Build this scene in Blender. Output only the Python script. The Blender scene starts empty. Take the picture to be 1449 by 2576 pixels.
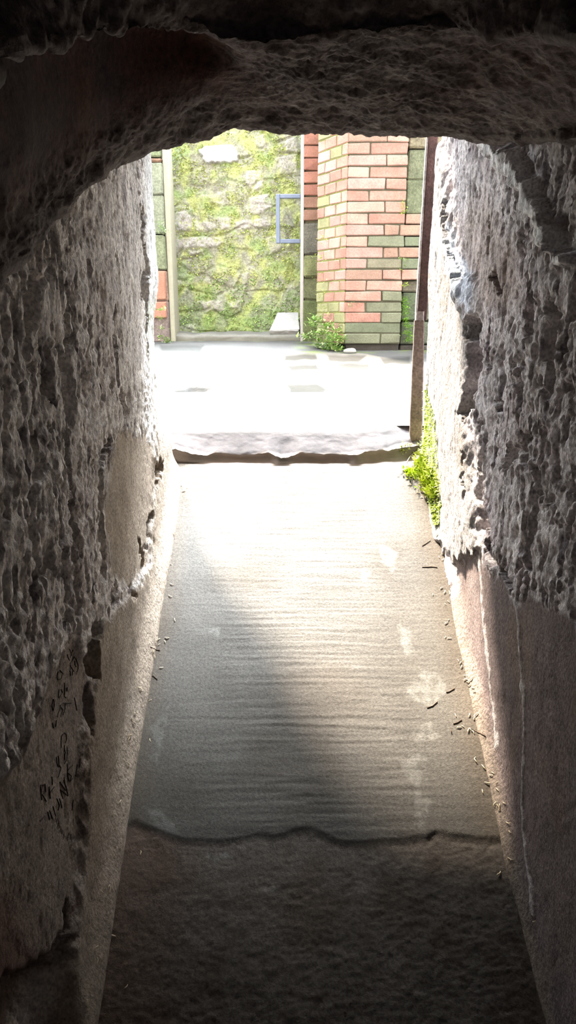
import bpy, bmesh, math, random
import numpy as np
from mathutils import Vector, Matrix
from mathutils.bvhtree import BVHTree

random.seed(7)
RNG = np.random.RandomState(11)
SC = bpy.context.scene
COL = SC.collection

# ------------------------------------------------------------------ camera
F = 1713.0                       # focal length in photograph pixels (1449 x 2576)
CX, CY = 724.5, 1288.0
PITCH = math.radians(15.9)
CP, SP = math.cos(PITCH), math.sin(PITCH)
CAMZ = 1.53                      # lens height over the ramp below it
cam_d = bpy.data.cameras.new('camera')
cam_d.sensor_fit = 'VERTICAL'
cam_d.sensor_height = 36.0
cam_d.lens = 36.0 * F / 2576.0
cam_d.clip_start = 0.02
cam = bpy.data.objects.new('camera', cam_d)
cam.location = (0, 0, CAMZ)
cam.rotation_euler = (math.pi / 2 - PITCH, 0, 0)
COL.objects.link(cam)
SC.camera = cam


def ray(px, py):
    h = (np.asarray(px, float) - CX) / F
    v = (CY - np.asarray(py, float)) / F
    return h, CP + v * SP, -SP + v * CP      # x, y, z of the direction


def at_y(px, py, Y):                         # point on the plane y = Y seen at a pixel
    dx, dy, dz = ray(px, py)
    t = Y / dy
    return dx * t, dy * t, CAMZ + dz * t


def to_px(x, y, z):
    zr = z - CAMZ
    d = y * CP - zr * SP
    u = y * SP + zr * CP
    d = np.where(d < 0.05, 0.05, d)
    return CX + F * x / d, CY - F * u / d


# ------------------------------------------------------------------ noise
def _h(ix, iy, iz, k):
    n = (ix.astype(np.uint32) * np.uint32(374761393) + iy.astype(np.uint32) * np.uint32(668265263)
         + iz.astype(np.uint32) * np.uint32(2246822519) + np.uint32((k * 3266489917) & 0xffffffff))
    n ^= n >> np.uint32(13)
    n *= np.uint32(1274126177)
    n ^= n >> np.uint32(16)
    n *= np.uint32(2654435769)
    n ^= n >> np.uint32(15)
    return n


def perlin(x, y, z, k=0):
    x = np.asarray(x, float) + 517.3; y = np.asarray(y, float) + 611.7; z = np.asarray(z, float) + 733.1
    x, y, z = np.broadcast_arrays(x, y, z)
    fx, fy, fz = np.floor(x), np.floor(y), np.floor(z)
    ix, iy, iz = fx.astype(np.int64), fy.astype(np.int64), fz.astype(np.int64)
    x, y, z = x - fx, y - fy, z - fz
    f = lambda t: t * t * t * (t * (t * 6 - 15) + 10)
    u, v, w = f(x), f(y), f(z)

    def g(a, b, c):
        n = _h(ix + a, iy + b, iz + c, k)
        gx = (n & np.uint32(1023)).astype(float) / 511.5 - 1
        gy = ((n >> np.uint32(10)) & np.uint32(1023)).astype(float) / 511.5 - 1
        gz = ((n >> np.uint32(20)) & np.uint32(1023)).astype(float) / 511.5 - 1
        return gx * (x - a) + gy * (y - b) + gz * (z - c)
    l = lambda a, b, t: a + (b - a) * t
    r = l(l(l(g(0, 0, 0), g(1, 0, 0), u), l(g(0, 1, 0), g(1, 1, 0), u), v),
          l(l(g(0, 0, 1), g(1, 0, 1), u), l(g(0, 1, 1), g(1, 1, 1), u), v), w)
    return r * 1.25


def fbm(x, y, z, o=4, k=0, gain=0.5):
    s, a, t = 0, 1.0, 0
    for i in range(o):
        s = s + a * perlin(x * 2 ** i, y * 2 ** i, z * 2 ** i, k + i * 7)
        t += a
        a *= gain
    return s / t


def ridged(x, y, z, o=4, k=0, gain=0.55):
    s, a, t = 0, 1.0, 0
    for i in range(o):
        s = s + a * (1 - 2 * np.abs(perlin(x * 2 ** i, y * 2 ** i, z * 2 ** i, k + i * 7)) * 1.4)
        t += a
        a *= gain
    return s / t


def worley(x, y, k=0, jit=0.9):
    ix, iy = np.floor(x).astype(np.int64), np.floor(y).astype(np.int64)
    d1 = np.full(x.shape, 9.0); d2 = d1.copy(); cid = np.zeros(x.shape)
    for a in (-1, 0, 1):
        for b in (-1, 0, 1):
            n = _h(ix + a + 900, iy + b + 900, ix * 0, k)
            ox = ((n & np.uint32(1023)).astype(float) / 1023 - .5) * jit + .5
            oy = (((n >> np.uint32(10)) & np.uint32(1023)).astype(float) / 1023 - .5) * jit + .5
            d = np.hypot(ix + a + ox - x, iy + b + oy - y)
            c = ((n >> np.uint32(20)) & np.uint32(1023)).astype(float) / 1023
            m = d < d1
            d2 = np.where(m, d1, np.minimum(d2, d))
            cid = np.where(m, c, cid)
            d1 = np.where(m, d, d1)
    return d1, d2, cid


def sstep(a, b, x):
    t = np.clip((x - a) / (b - a), 0, 1)
    return t * t * (3 - 2 * t)


def dist_line(px, py, pts):                  # distance to a polyline
    d = np.full(np.shape(px), 1e9)
    for (ax, ay), (bx, by) in zip(pts[:-1], pts[1:]):
        ex, ey = bx - ax, by - ay
        t = np.clip(((px - ax) * ex + (py - ay) * ey) / (ex * ex + ey * ey + 1e-9), 0, 1)
        d = np.minimum(d, np.hypot(px - ax - t * ex, py - ay - t * ey))
    return d


def poly(px, py, pts, soft):                 # soft inside mask of a polygon
    d = dist_line(px, py, pts + pts[:1])
    ins = np.zeros(np.shape(px), bool)
    j = len(pts) - 1
    for i in range(len(pts)):
        (xi, yi), (xj, yj) = pts[i], pts[j]
        if yi != yj:
            ins ^= ((yi > py) != (yj > py)) & (px < (xj - xi) * (py - yi) / (yj - yi) + xi)
        j = i
    return sstep(-soft, soft, np.where(ins, d, -d))


OUT = .40


def S(r, g, b):                              # sRGB 0-255 -> linear
    f = lambda c: (c / 255 / 12.92) if c / 255 <= .04045 else ((c / 255 + .055) / 1.055) ** 2.4
    return np.array([f(r), f(g), f(b)])


def mix(a, b, t):
    t = np.asarray(t)[..., None]
    return a * (1 - t) + b * t


# ------------------------------------------------------------------ materials
def mat(name, rough=.9, colour=None, n1=(14, .25), n2=(120, .2), bump=((220, .25, .002), (60, .3, .006)), spec=.25,
        metal=0.0, stretch=None):
    m = bpy.data.materials.new(name)
    m.use_nodes = True
    nt = m.node_tree
    N, L = nt.nodes, nt.links
    bs = N['Principled BSDF']
    bs.inputs['Roughness'].default_value = rough
    bs.inputs['Specular IOR Level'].default_value = spec
    bs.inputs['Metallic'].default_value = metal
    tc = N.new('ShaderNodeTexCoord')
    co = tc.outputs['Object']
    if stretch:
        mp = N.new('ShaderNodeMapping'); mp.inputs['Scale'].default_value = stretch
        L.new(co, mp.inputs['Vector']); co = mp.outputs['Vector']
    if colour is None:
        at = N.new('ShaderNodeAttribute'); at.attribute_name = 'Col'
        base = at.outputs['Color']
    else:
        rgb = N.new('ShaderNodeRGB'); rgb.outputs[0].default_value = (*colour, 1)
        base = rgb.outputs[0]
    for sc_, amt in (n1, n2):
        if not amt:
            continue
        nz = N.new('ShaderNodeTexNoise'); nz.inputs['Scale'].default_value = sc_
        nz.inputs['Detail'].default_value = 5
        L.new(co, nz.inputs['Vector'])
        mr = N.new('ShaderNodeMapRange')
        mr.inputs['From Min'].default_value = .3; mr.inputs['From Max'].default_value = .7
        mr.inputs['To Min'].default_value = 1 - amt; mr.inputs['To Max'].default_value = 1 + amt
        L.new(nz.outputs[0], mr.inputs['Value'])
        mx = N.new('ShaderNodeVectorMath'); mx.operation = 'SCALE'
        L.new(base, mx.inputs[0]); L.new(mr.outputs[0], mx.inputs['Scale'])
        base = mx.outputs[0]
    L.new(base, bs.inputs['Base Color'])
    prev = None
    for sc_, st, dist in bump:
        nz = N.new('ShaderNodeTexNoise'); nz.inputs['Scale'].default_value = sc_
        nz.inputs['Detail'].default_value = 6; nz.inputs['Roughness'].default_value = .65
        L.new(co, nz.inputs['Vector'])
        bp = N.new('ShaderNodeBump'); bp.inputs['Strength'].default_value = st
        bp.inputs['Distance'].default_value = dist
        L.new(nz.outputs[0], bp.inputs['Height'])
        if prev:
            L.new(prev.outputs[0], bp.inputs['Normal'])
        prev = bp
    if prev:
        L.new(prev.outputs[0], bs.inputs['Normal'])
    return m


M_ROCK = mat('rough_rock', .92, None, (30, .22), (210, .45), ((420, .8, .003), (170, .9, .006)), stretch=(1, 1, .75))
M_CEIL = mat('dark_rock', .85, None, (12, .3), (120, .4), ((300, .6, .003), (110, .8, .006)), spec=.3)  # ceiling rock, darker and browner on its smooth left face
M_RAMP = mat('brushed_cement', .88, None, (7, .12), (220, .25), ((420, .6, .002), (160, .5, .003)), spec=.08)
M_PAVE = mat('pale_paving', .95, None, (5, .06), (60, .06), ((120, .3, .003),), spec=0.0)
M_MOSSWALL = mat('mossy_stone', .95, None, (22, .2), (110, .3), ((160, .6, .006), (50, .5, .01)), spec=.1)
M_BRICK = mat('weathered_brick', .95, None, (14, .12), (120, .15), ((150, .5, .004), (40, .3, .006)), spec=.1)
M_LEAF = mat('leaf_green', .7, None, (40, .15), (200, .05), (), spec=.2)
M_RUST = mat('rusty_iron', .85, None, (30, .35), (150, .35), ((160, .7, .003), (50, .5, .004)), metal=.0)
M_PAINT = mat('grey_blue_paint', .5, tuple(S(84, 92, 108)), (20, .08), (90, .05), (), spec=.4)
M_INK = mat('black_marker', .8, tuple(S(44, 35, 29)), (60, .3), (200, .3), ())
M_STRAW = mat('dry_straw', .8, None, (60, .2), (200, .1), ())


# ------------------------------------------------------------------ object helpers
def link(o, parent=None, kind=None, label=None, cat=None, group=None):
    COL.objects.link(o)
    if parent is not None:
        o.parent = parent
    if kind: o['kind'] = kind
    if label: o['label'] = label
    if cat: o['category'] = cat
    if group: o['group'] = group
    return o


def mesh_np(name, V, Fq, m, colors=None, smooth=True, tri=False, **kw):
    me = bpy.data.meshes.new(name)
    V = np.asarray(V, np.float32).reshape(-1, 3)
    Fq = np.asarray(Fq, np.int32)
    n = Fq.shape[1]
    me.vertices.add(len(V)); me.vertices.foreach_set('co', V.ravel())
    me.loops.add(Fq.size); me.loops.foreach_set('vertex_index', Fq.ravel())
    me.polygons.add(len(Fq)); me.polygons.foreach_set('loop_start', np.arange(len(Fq), dtype=np.int32) * n)
    me.update(calc_edges=True)
    if smooth:
        me.polygons.foreach_set('use_smooth', np.ones(len(Fq), bool))
    if colors is not None:
        ca = me.color_attributes.new('Col', 'FLOAT_COLOR', 'POINT')
        c = np.ones((len(V), 4), np.float32)
        c[:, :3] = np.clip(np.asarray(colors).reshape(-1, 3), 0.002, .95)
        ca.data.foreach_set('color', c.ravel())
    me.materials.append(m)
    me.validate()
    o = bpy.data.objects.new(name, me)
    return link(o, **kw)


def grid_faces(nr, nc, flip=False):
    a = np.arange(nr * nc).reshape(nr, nc)
    q = np.stack([a[:-1, :-1], a[:-1, 1:], a[1:, 1:], a[1:, :-1]], -1).reshape(-1, 4)
    return q[:, ::-1] if flip else q


def normals(P):
    du = np.gradient(P, axis=1); dv = np.gradient(P, axis=0)
    n = np.cross(du, dv)
    return n / (np.linalg.norm(n, axis=-1, keepdims=True) + 1e-9)


def empty(name, loc, **kw):
    o = bpy.data.objects.new(name, None)
    o.empty_display_size = .05
    o.location = loc
    return link(o, **kw)


def bvh_of(o):
    me = o.data
    return BVHTree.FromPolygons([v.co[:] for v in me.vertices], [p.vertices[:] for p in me.polygons])


def hit(bvh, px, py):
    dx, dy, dz = ray(px, py)
    d = Vector((float(dx), float(dy), float(dz))).normalized()
    loc, nor, i, dist = bvh.ray_cast(Vector((0, 0, CAMZ)), d)
    if loc is None:
        return None, None
    if nor.dot(d) > 0:
        nor = -nor
    return loc, nor


class MB:                                     # collects loose pieces into one mesh
    def __init__(s): s.V, s.F, s.C = [], [], []

    def add(s, V, Fs, c):
        b = len(s.V)
        s.V += [tuple(map(float, v)) for v in V]
        s.F += [tuple(b + i for i in f) for f in Fs]
        s.C += [tuple(map(float, c))] * len(V)

    def box(s, lo, hi, c, rot=None, jit=0.0, org=(0, 0, 0), bev=0.003):
        # box with chamfered edges: 24 vertices
        lo = np.array(lo, float); hi = np.array(hi, float)
        V, idx = [], {}
        for ax in range(3):
            for sgn in (0, 1):
                for a in (0, 1):
                    for b in (0, 1):
                        p = np.zeros(3)
                        o = [i for i in range(3) if i != ax]
                        p[ax] = hi[ax] if sgn else lo[ax]
                        p[o[0]] = (hi[o[0]] - bev) if a else (lo[o[0]] + bev)
                        p[o[1]] = (hi[o[1]] - bev) if b else (lo[o[1]] + bev)
                        key = [0, 0, 0]; key[ax] = sgn; key[o[0]] = a; key[o[1]] = b
                        idx[(ax, tuple(key))] = len(V)
                        V.append(p)
        Fs = []
        for ax in range(3):
            o = [i for i in range(3) if i != ax]
            for sgn in (0, 1):
                q = []
                for a, b in ((0, 0), (1, 0), (1, 1), (0, 1)):
                    key = [0, 0, 0]; key[ax] = sgn; key[o[0]] = a; key[o[1]] = b
                    q.append(idx[(ax, tuple(key))])
                Fs.append(q)
        for ax in range(3):                   # edges along ax
            o = [i for i in range(3) if i != ax]
            for a in (0, 1):
                for b in (0, 1):
                    k0 = [0, 0, 0]; k1 = [0, 0, 0]
                    k0[o[0]] = k1[o[0]] = a; k0[o[1]] = k1[o[1]] = b; k1[ax] = 1
                    Fs.append([idx[(o[0], tuple(k0))], idx[(o[0], tuple(k1))], idx[(o[1], tuple(k1))], idx[(o[1], tuple(k0))]])
        for a in (0, 1):
            for b in (0, 1):
                for c_ in (0, 1):
                    Fs.append([idx[(i, (a, b, c_))] for i in range(3)])
        V = np.array(V)
        if jit:
            cor = RNG.uniform(-jit, jit, (2, 2, 2, 3))
            for (ax, k), i in idx.items():
                V[i] += cor[k]
        if rot is not None:
            V = V @ np.array(rot).T
        V = V + np.array(org)
        s.add(V, Fs, c)

    def tube(s, pts, rad, c, n=8):
        pts = [Vector(p) for p in pts]
        rings = []
        for i, p in enumerate(pts):
            t = (pts[min(i + 1, len(pts) - 1)] - pts[max(i - 1, 0)]).normalized()
            a = t.orthogonal().normalized(); b = t.cross(a)
            r = rad[i] if hasattr(rad, '__len__') else rad
            rings.append([p + (a * math.cos(k * 2 * math.pi / n) + b * math.sin(k * 2 * math.pi / n)) * r for k in range(n)])
        V = [v for r in rings for v in r]
        Fs = [(i * n + k, i * n + (k + 1) % n, (i + 1) * n + (k + 1) % n, (i + 1) * n + k)
              for i in range(len(pts) - 1) for k in range(n)]
        Fs += [tuple(range(n))[::-1], tuple((len(pts) - 1) * n + k for k in range(n))]
        s.add(V, Fs, c)

    def leaf(s, p, d, up, L, W, c):           # folded leaf blade, two quads and a tip
        d = Vector(d).normalized(); side = d.cross(Vector(up))
        if side.length < 1e-4: side = d.orthogonal()
        side.normalize(); n = side.cross(d)
        p = Vector(p)
        V = [p, p + d * L * .45 + side * W * .5 + n * L * .08, p + d * L + n * L * -.05, p + d * L * .45 - side * W * .5 + n * L * .08,
             p + d * L * .5 - n * L * .02]
        s.add(V, [(0, 1, 4), (1, 2, 4), (2, 3, 4), (3, 0, 4)], c)

    def build(s, name, m, smooth=False, **kw):
        me = bpy.data.meshes.new(name)
        me.from_pydata(s.V, [], s.F)
        ca = me.color_attributes.new('Col', 'FLOAT_COLOR', 'POINT')
        c = np.ones((len(s.V), 4), np.float32); c[:, :3] = np.clip(np.array(s.C) * (OUT * 1.5 if m is M_LEAF else OUT if m in (M_BRICK, M_MOSSWALL, M_RUST) else 1), .002, .95)
        ca.data.foreach_set('color', c.ravel())
        bm = bmesh.new(); bm.from_mesh(me)
        bmesh.ops.recalc_face_normals(bm, faces=bm.faces)
        bm.to_mesh(me); bm.free()
        if smooth:
            me.polygons.foreach_set('use_smooth', np.ones(len(me.polygons), bool))
        me.materials.append(m)
        o = bpy.data.objects.new(name, me)
        return link(o, **kw)


# ------------------------------------------------------------------ place dimensions
RAMP_S = 0.569
def ramp_z(y):
    return CAMZ - 1.07 + RAMP_S * (y - 0.81)
XL, XR = -0.335, 0.415
def yard_z(y):
    return CAMZ - 0.325 + 0.080 * (y - 2.05)


def spacing(segs):                            # [(a, b, n), ...] -> joined samples
    out = []
    for a, b, n in segs:
        out.append(np.linspace(a, b, n, endpoint=False))
    out.append(np.array([segs[-1][1]]))
    return np.concatenate(out)


# ------------------------------------------------------------------ left wall
def wall_surface(side):
    y_end = 1.95 if side < 0 else 2.03
    s = spacing([(-1.6, 0.55, 50), (0.55, y_end - .02, 380), (y_end - .02, y_end + .10, 40), (y_end + .10, y_end + .9, 40)])
    nt = 600
    t = np.linspace(0, 1, nt)
    T, Sg = np.meshgrid(t, s, indexing='ij')
    # plan curve: along the passage, round the outer corner, then away along the facade
    r = .045
    ycor = y_end - r
    ang = np.clip((Sg - ycor) / r, 0, math.pi / 2)
    y = np.where(Sg < ycor, Sg, ycor + r * np.sin(ang))
    ex = np.maximum(Sg - ycor - r * math.pi / 2, 0)
    off = np.where(Sg < ycor, 0, r * (1 - np.cos(ang)) + ex)
    ztop = CAMZ + .62 + 0.0 * y
    zb = np.where(y < 1.97, ramp_z(np.minimum(y, 1.95)) - .05, CAMZ - .5)
    z = zb + (ztop - zb) * T
    base = XL if side < 0 else XR
    x = base + side * off
    return T, Sg, x, y, z, ang


def cracks(px, py, lst):
    d = np.zeros(np.shape(px))
    for pts, hw, dep in lst:
        wob = 1 + .5 * perlin(px * .05, py * .02, 0, 91)
        q = dist_line(px + 5 * perlin(px * .03, py * .03, 3.3, 92), py, pts)
        d = np.minimum(d, -dep * (1 - sstep(hw * .6 * wob, hw * 1.05 * wob, q)))
    return d


def jag(px, py, y, z, k):
    w = 1 - sstep(60, 8, dist_line(px, py, [(440, 1200), (430, 1600), (360, 1650), (175, 2576)])) * .7
    a = 10 * perlin(y * 25, z * 18, 0, k) + 6 * perlin(y * 70, z * 50, 0, k + 1)
    b = 30 * perlin(y * 30, z * 20, 5, k + 2) + 14 * perlin(y * 90, z * 45, 5, k + 3)
    return px + a * w * np.clip((px if k == 11 else 1449 - px) * 0 + .7, 0, 1), py + b * w


def left_wall():
    T, Sg, x, y, z, ang = wall_surface(-1)
    px, py = to_px(x, y, z)
    px, py = jag(px, py, y, z, 11)
    zr = z - CAMZ
    # --- regions, laid out where the photograph shows them on this wall
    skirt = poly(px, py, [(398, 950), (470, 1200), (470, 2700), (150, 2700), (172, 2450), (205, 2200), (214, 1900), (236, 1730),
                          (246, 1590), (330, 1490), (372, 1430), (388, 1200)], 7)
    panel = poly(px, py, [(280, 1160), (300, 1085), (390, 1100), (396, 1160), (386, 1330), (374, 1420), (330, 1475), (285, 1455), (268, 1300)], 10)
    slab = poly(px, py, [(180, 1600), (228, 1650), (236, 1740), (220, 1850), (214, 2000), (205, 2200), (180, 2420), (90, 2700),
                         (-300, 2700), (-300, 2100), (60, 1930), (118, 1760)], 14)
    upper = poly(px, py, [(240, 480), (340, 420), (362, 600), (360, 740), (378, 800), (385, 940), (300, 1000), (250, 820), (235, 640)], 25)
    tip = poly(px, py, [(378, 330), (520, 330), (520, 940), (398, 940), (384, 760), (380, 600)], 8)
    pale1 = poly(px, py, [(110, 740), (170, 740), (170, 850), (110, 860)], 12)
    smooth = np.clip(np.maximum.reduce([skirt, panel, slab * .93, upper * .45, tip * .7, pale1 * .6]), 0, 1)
    rough = 1 - .93 * smooth
    # --- relief
    w = .02 * perlin(y * 9, z * 9, 0, 5)
    Y, Z = y + w, z + w
    big = .018 * fbm(Y * 4, Z * 3, 1.7, 3, 1)
    rk = .008 * fbm(Y * 14, Z * 8, 4.1, 4, 20)
    st = .007 * fbm(Y * 45, Z * 15, 2.2, 4, 33) + .004 * fbm(Y * 95, Z * 30, 6.2, 3, 36)
    fine = .0045 * fbm(Y * 110, Z * 80, 7.2, 2, 44)
    pit = -.016 * sstep(.2, .36, fbm(Y * 34, Z * 9, 9.4, 3, 55)) - .010 * sstep(.2, .4, perlin(Y * 75, Z * 32, 5.5, 66))
    nf = sstep(260, 110, px + 60 * perlin(y * 6, z * 5, 8, 56))
    grit = .0055 * fbm(Y * 78, Z * 62, 1.2, 2, 57) - .006 * sstep(.22, .4, perlin(Y * 60, Z * 22, 2.2, 58))
    d = big * (1 - .6 * smooth) + rough * ((rk + st + pit) * (.38 + .62 * nf) + fine + grit)
    d += .0012 * fbm(Y * 60, Z * 60, 3, 3, 77) * smooth
    d += -.004 * panel - .010 * slab * (1 - skirt)
    d += skirt * .006
    d += cracks(px, py, [
        ([(356, 470), (360, 530)], 3, .02), ([(362, 525), (372, 560), (360, 600), (374, 645), (379, 700)], 8, .06),
        ([(375, 695), (368, 738)], 14, .07), ([(380, 745), (388, 800), (390, 900)], 4.5, .045),
        ([(172, 690), (170, 850), (175, 1000), (168, 1150), (182, 1250), (180, 1400)], 5, .02),
        ([(182, 840), (174, 860)], 8, .02),
        ([(272, 1105), (262, 1130), (250, 1180), (254, 1280), (266, 1400), (266, 1450)], 8, .035),
        ([(243, 1565), (234, 1640), (240, 1700)], 10, .035), ([(229, 1720), (226, 1850)], 3, .012),
        ([(160, 1380), (165, 1500), (178, 1560)], 8, .02), ([(185, 1300), (190, 1440), (200, 1550)], 6, .02),
        ([(401, 1160), (394, 1210)], 6, .03), ([(381, 1290), (372, 1360), (360, 1400), (362, 1445)], 4, .02),
        ([(352, 1360), (362, 1400)], 3, .02), ([(288, 760), (291, 900), (296, 960)], 4, .02),
        ([(305, 985), (312, 1030)], 9, .03), ([(230, 790), (222, 900)], 4, .012), ([(100, 1100), (88, 1250)], 9, .02),
        ([(18, 960), (12, 1130)], 9, .02), ([(130, 940), (140, 1010)], 10, .015), ([(90, 700), (80, 830)], 18, .02),
        ([(325, 1470), (330, 1500)], 7, .02), ([(290, 1490), (284, 1530)], 5, .02), ([(170, 2360), (150, 2440)], 16, .05),
        ([(180, 2270), (172, 2360)], 4, .02), ([(20, 1905), (30, 1925)], 9, .015), ([(150, 2080), (205, 2110)], 2.5, .006),
    ])
    low = poly(px, py, [(-200, 2800), (-200, 2620), (90, 2440), (172, 2400), (160, 2800)], 14)
    d -= .06 * low
    # large set of the jamb
    d += -.030 * sstep(1.55, 1.95, y) * sstep(-.35, -.18, zr) * sstep(.12, -.05, zr) - .012 * sstep(1.6, 1.95, y) * sstep(-.1, .2, zr)
    d += .045 * np.exp(-((z - ramp_z(y)) / .045) ** 2) * .6     # mortar cove along the floor
    # fade near floor buried part
    P = np.stack([x, y, z], -1)
    nx = np.where(Sg > 0, np.cos(ang), 1.0); ny = np.sin(ang)
    P[..., 0] += d * nx
    P[..., 1] += d * ny
    # --- stone colour, plus dim warm light painted into the lower corner
    c = np.zeros(P.shape) + S(222, 214, 207)
    c = mix(c, S(200, 190, 184), sstep(-.1, .3, fbm(y * 7, z * 5, 2, 3, 101)) * .8)
    c = mix(c, S(196, 188, 180), sstep(.05, .3, fbm(y * 11, z * 4, 8, 3, 102)) * .7)
    c = mix(c, S(92, 82, 88), sstep(.08, .3, fbm(y * 40, z * 10, 5, 4, 103)) * .75 * rough)
    c = mix(c, S(226, 218, 210), sstep(.08, .3, fbm(y * 55, z * 13, 15, 4, 105)) * .7 * rough)
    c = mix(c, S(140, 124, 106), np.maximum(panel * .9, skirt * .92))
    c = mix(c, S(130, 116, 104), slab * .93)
    c = mix(c, S(84, 50, 36), poly(px, py, [(-300, 2200), (60, 2250), (120, 2420), (60, 2700), (-300, 2700)], 60) * .7)  # warm dim light of this corner, painted as brown
    c = mix(c, S(184, 182, 178), tip * .8)
    c = mix(c, S(160, 170, 120), poly(px, py, [(388, 760), (430, 760), (430, 930), (392, 930)], 8) * .25)
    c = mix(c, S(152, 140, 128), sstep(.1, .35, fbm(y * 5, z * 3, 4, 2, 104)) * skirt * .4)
    nr, nc = T.shape
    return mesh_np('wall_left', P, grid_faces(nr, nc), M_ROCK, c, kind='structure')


def right_wall():
    T, Sg, x, y, z, ang = wall_surface(1)
    px, py = to_px(x, y, z)
    px, py = jag(px, py, y, z, 12)
    zr = z - CAMZ
    band = poly(px, py, [(1040, 300), (1120, 340), (1135, 480), (1150, 640), (1188, 800), (1180, 1040), (1196, 1240), (1208, 1380), (1150, 1420),
                         (1040, 1200)], 8)
    plaster = poly(px, py, [(1150, 1420), (1205, 1385), (1222, 1420), (1262, 1460), (1300, 1515), (1330, 1490), (1449, 1570), (1700, 1700), (1800, 2800), (1150, 2800)], 12)
    brown = poly(px, py, [(1150, 560), (1220, 480), (1290, 640), (1300, 760), (1200, 790)], 25)
    above = poly(px, py, [(1240, 350), (1300, 420), (1345, 520), (1390, 600), (1425, 660), (1600, 660), (1600, 300), (1240, 300)], 10)
    ridge_d = dist_line(px, py, [(1225, 350), (1270, 400), (1320, 470), (1350, 540), (1395, 610), (1425, 650)])
    ridge = 1 - sstep(12, 24, ridge_d + 14 * fbm(px * .035, py * .02, 1, 3, 210))
    slabs = poly(px, py, [(1225, 1180), (1320, 1190), (1340, 1260), (1330, 1380), (1290, 1420), (1225, 1330)], 12)
    smooth = np.clip(np.maximum.reduce([band * .82, plaster, brown * .45, ridge * .7, slabs * .4]), 0, 1)
    rough = 1 - .94 * smooth
    w = .02 * perlin(y * 9, z * 9, 0, 205)
    Y, Z = y + w, z + w
    big = .020 * fbm(Y * 4, Z * 3, 11.7, 3, 201)
    rk = .009 * fbm(Y * 14, Z * 8, 14.1, 4, 220)
    st = .007 * fbm(Y * 48, Z * 14, 12.2, 4, 233) + .0045 * fbm(Y * 95, Z * 28, 16.2, 3, 236)
    fine = .0045 * fbm(Y * 110, Z * 80, 17.2, 2, 244)
    pit = -.018 * sstep(.18, .36, fbm(Y * 32, Z * 9, 19.4, 3, 255)) - .010 * sstep(.2, .4, perlin(Y * 75, Z * 32, 15.5, 266))
    nf = sstep(1230, 1340, px + 60 * perlin(y * 6, z * 5, 18, 256))
    grit = .0055 * fbm(Y * 78, Z * 62, 11.2, 2, 257) - .006 * sstep(.22, .4, perlin(Y * 60, Z * 22, 12.2, 258))
    d = big * (1 - .6 * smooth) + rough * ((rk + st + pit) * (.45 + .55 * nf) + fine + grit)
    d += smooth * (.0012 * fbm(Y * 60, Z * 60, 13, 3, 277)) + band * .005 * fbm(Y * 16, Z * 7, 3, 3, 278)
    d += ridge * (.016 + .008 * perlin(y * 40, z * 25, 3, 279)) - above * (1 - ridge) * (.012 + .012 * fbm(Y * 20, Z * 14, 33, 3, 280))
    d += band * .014 + .014 * poly(px, py, [(1150, 700), (1200, 700), (1206, 780), (1185, 800), (1160, 750)], 8)
    d += cracks(px, py, [
        ([(1104, 395), (1100, 420)], 8, .02), ([(1092, 415), (1094, 440)], 3, .012),
        ([(1197, 800), (1200, 880), (1196, 960), (1186, 1040)], 13, .045),
        ([(1212, 1060), (1206, 1180), (1216, 1330)], 6, .025), ([(1130, 510), (1140, 610), (1160, 700)], 4, .015),
        ([(1352, 1180), (1346, 1280), (1336, 1350), (1330, 1430)], 10, .035),
        ([(1306, 890), (1312, 1010)], 9, .03), ([(1392, 770), (1385, 900)], 15, .035), ([(1392, 900), (1376, 1000)], 8, .03),
        ([(1336, 740), (1332, 850)], 10, .03), ([(1400, 560), (1410, 640)], 16, .04), ([(1252, 1000), (1258, 1030)], 8, .02),
        ([(1240, 690), (1256, 740)], 7, .02), ([(1228, 880), (1232, 930)], 4, .012), ([(1096, 1200), (1092, 1300)], 4, .012),
        ([(1116, 1260), (1118, 1275)], 4, .02), ([(1180, 1140), (1178, 1250)], 2.5, .008), ([(1205, 1240), (1204, 1260)], 4, .012),
        ([(1226, 1370), (1240, 1430)], 9, .025), ([(1262, 1440), (1285, 1480)], 10, .022), ([(1320, 1100), (1318, 1160)], 10, .02),
        ([(1285, 920), (1290, 980)], 4, .012), ([(1225, 540), (1230, 640)], 3, .008), ([(1296, 1130), (1270, 1180)], 12, .018),
    ])
    seam = 1 - sstep(1, 4, dist_line(px, py, [(1299, 1505), (1306, 1600), (1320, 1740), (1320, 1880), (1312, 1960), (1314, 2080), (1345, 2300)]))
    seam2 = 1 - sstep(1, 3.5, dist_line(px, py, [(1204, 1390), (1212, 1500), (1226, 1640), (1238, 1780), (1250, 1880)]))
    d += .0025 * seam + .0015 * seam2
    d += .012 * sstep(1.7, 2.03, y) * sstep(-.3, .1, zr)
    hz = z - ramp_z(np.minimum(y, 1.97))
    d += np.where(y < 2.0, .022 * np.exp(-(np.maximum(hz, 0) / .025) ** 1.5) * sstep(.7, 1.1, y), 0)
    P = np.stack([x, y, z], -1)
    P[..., 0] -= d * np.cos(ang)
    P[..., 1] += d * np.sin(ang)
    c = np.zeros(P.shape) + S(210, 202, 202)
    c = mix(c, S(182, 170, 172), sstep(-.1, .3, fbm(y * 7, z * 5, 12, 3, 301)) * .8)
    c = mix(c, S(182, 174, 172), sstep(.05, .3, fbm(y * 11, z * 4, 18, 3, 302)) * .7)
    c = mix(c, S(78, 68, 76), sstep(.08, .3, fbm(y * 40, z * 10, 15, 4, 303)) * .75 * rough)
    c = mix(c, S(214, 206, 204), sstep(.1, .3, fbm(y * 55, z * 13, 25, 4, 307)) * .7 * rough)
    c = mix(c, S(150, 128, 112), brown * .5)
    c = mix(c, S(120, 117, 115), band * .9)
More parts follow.
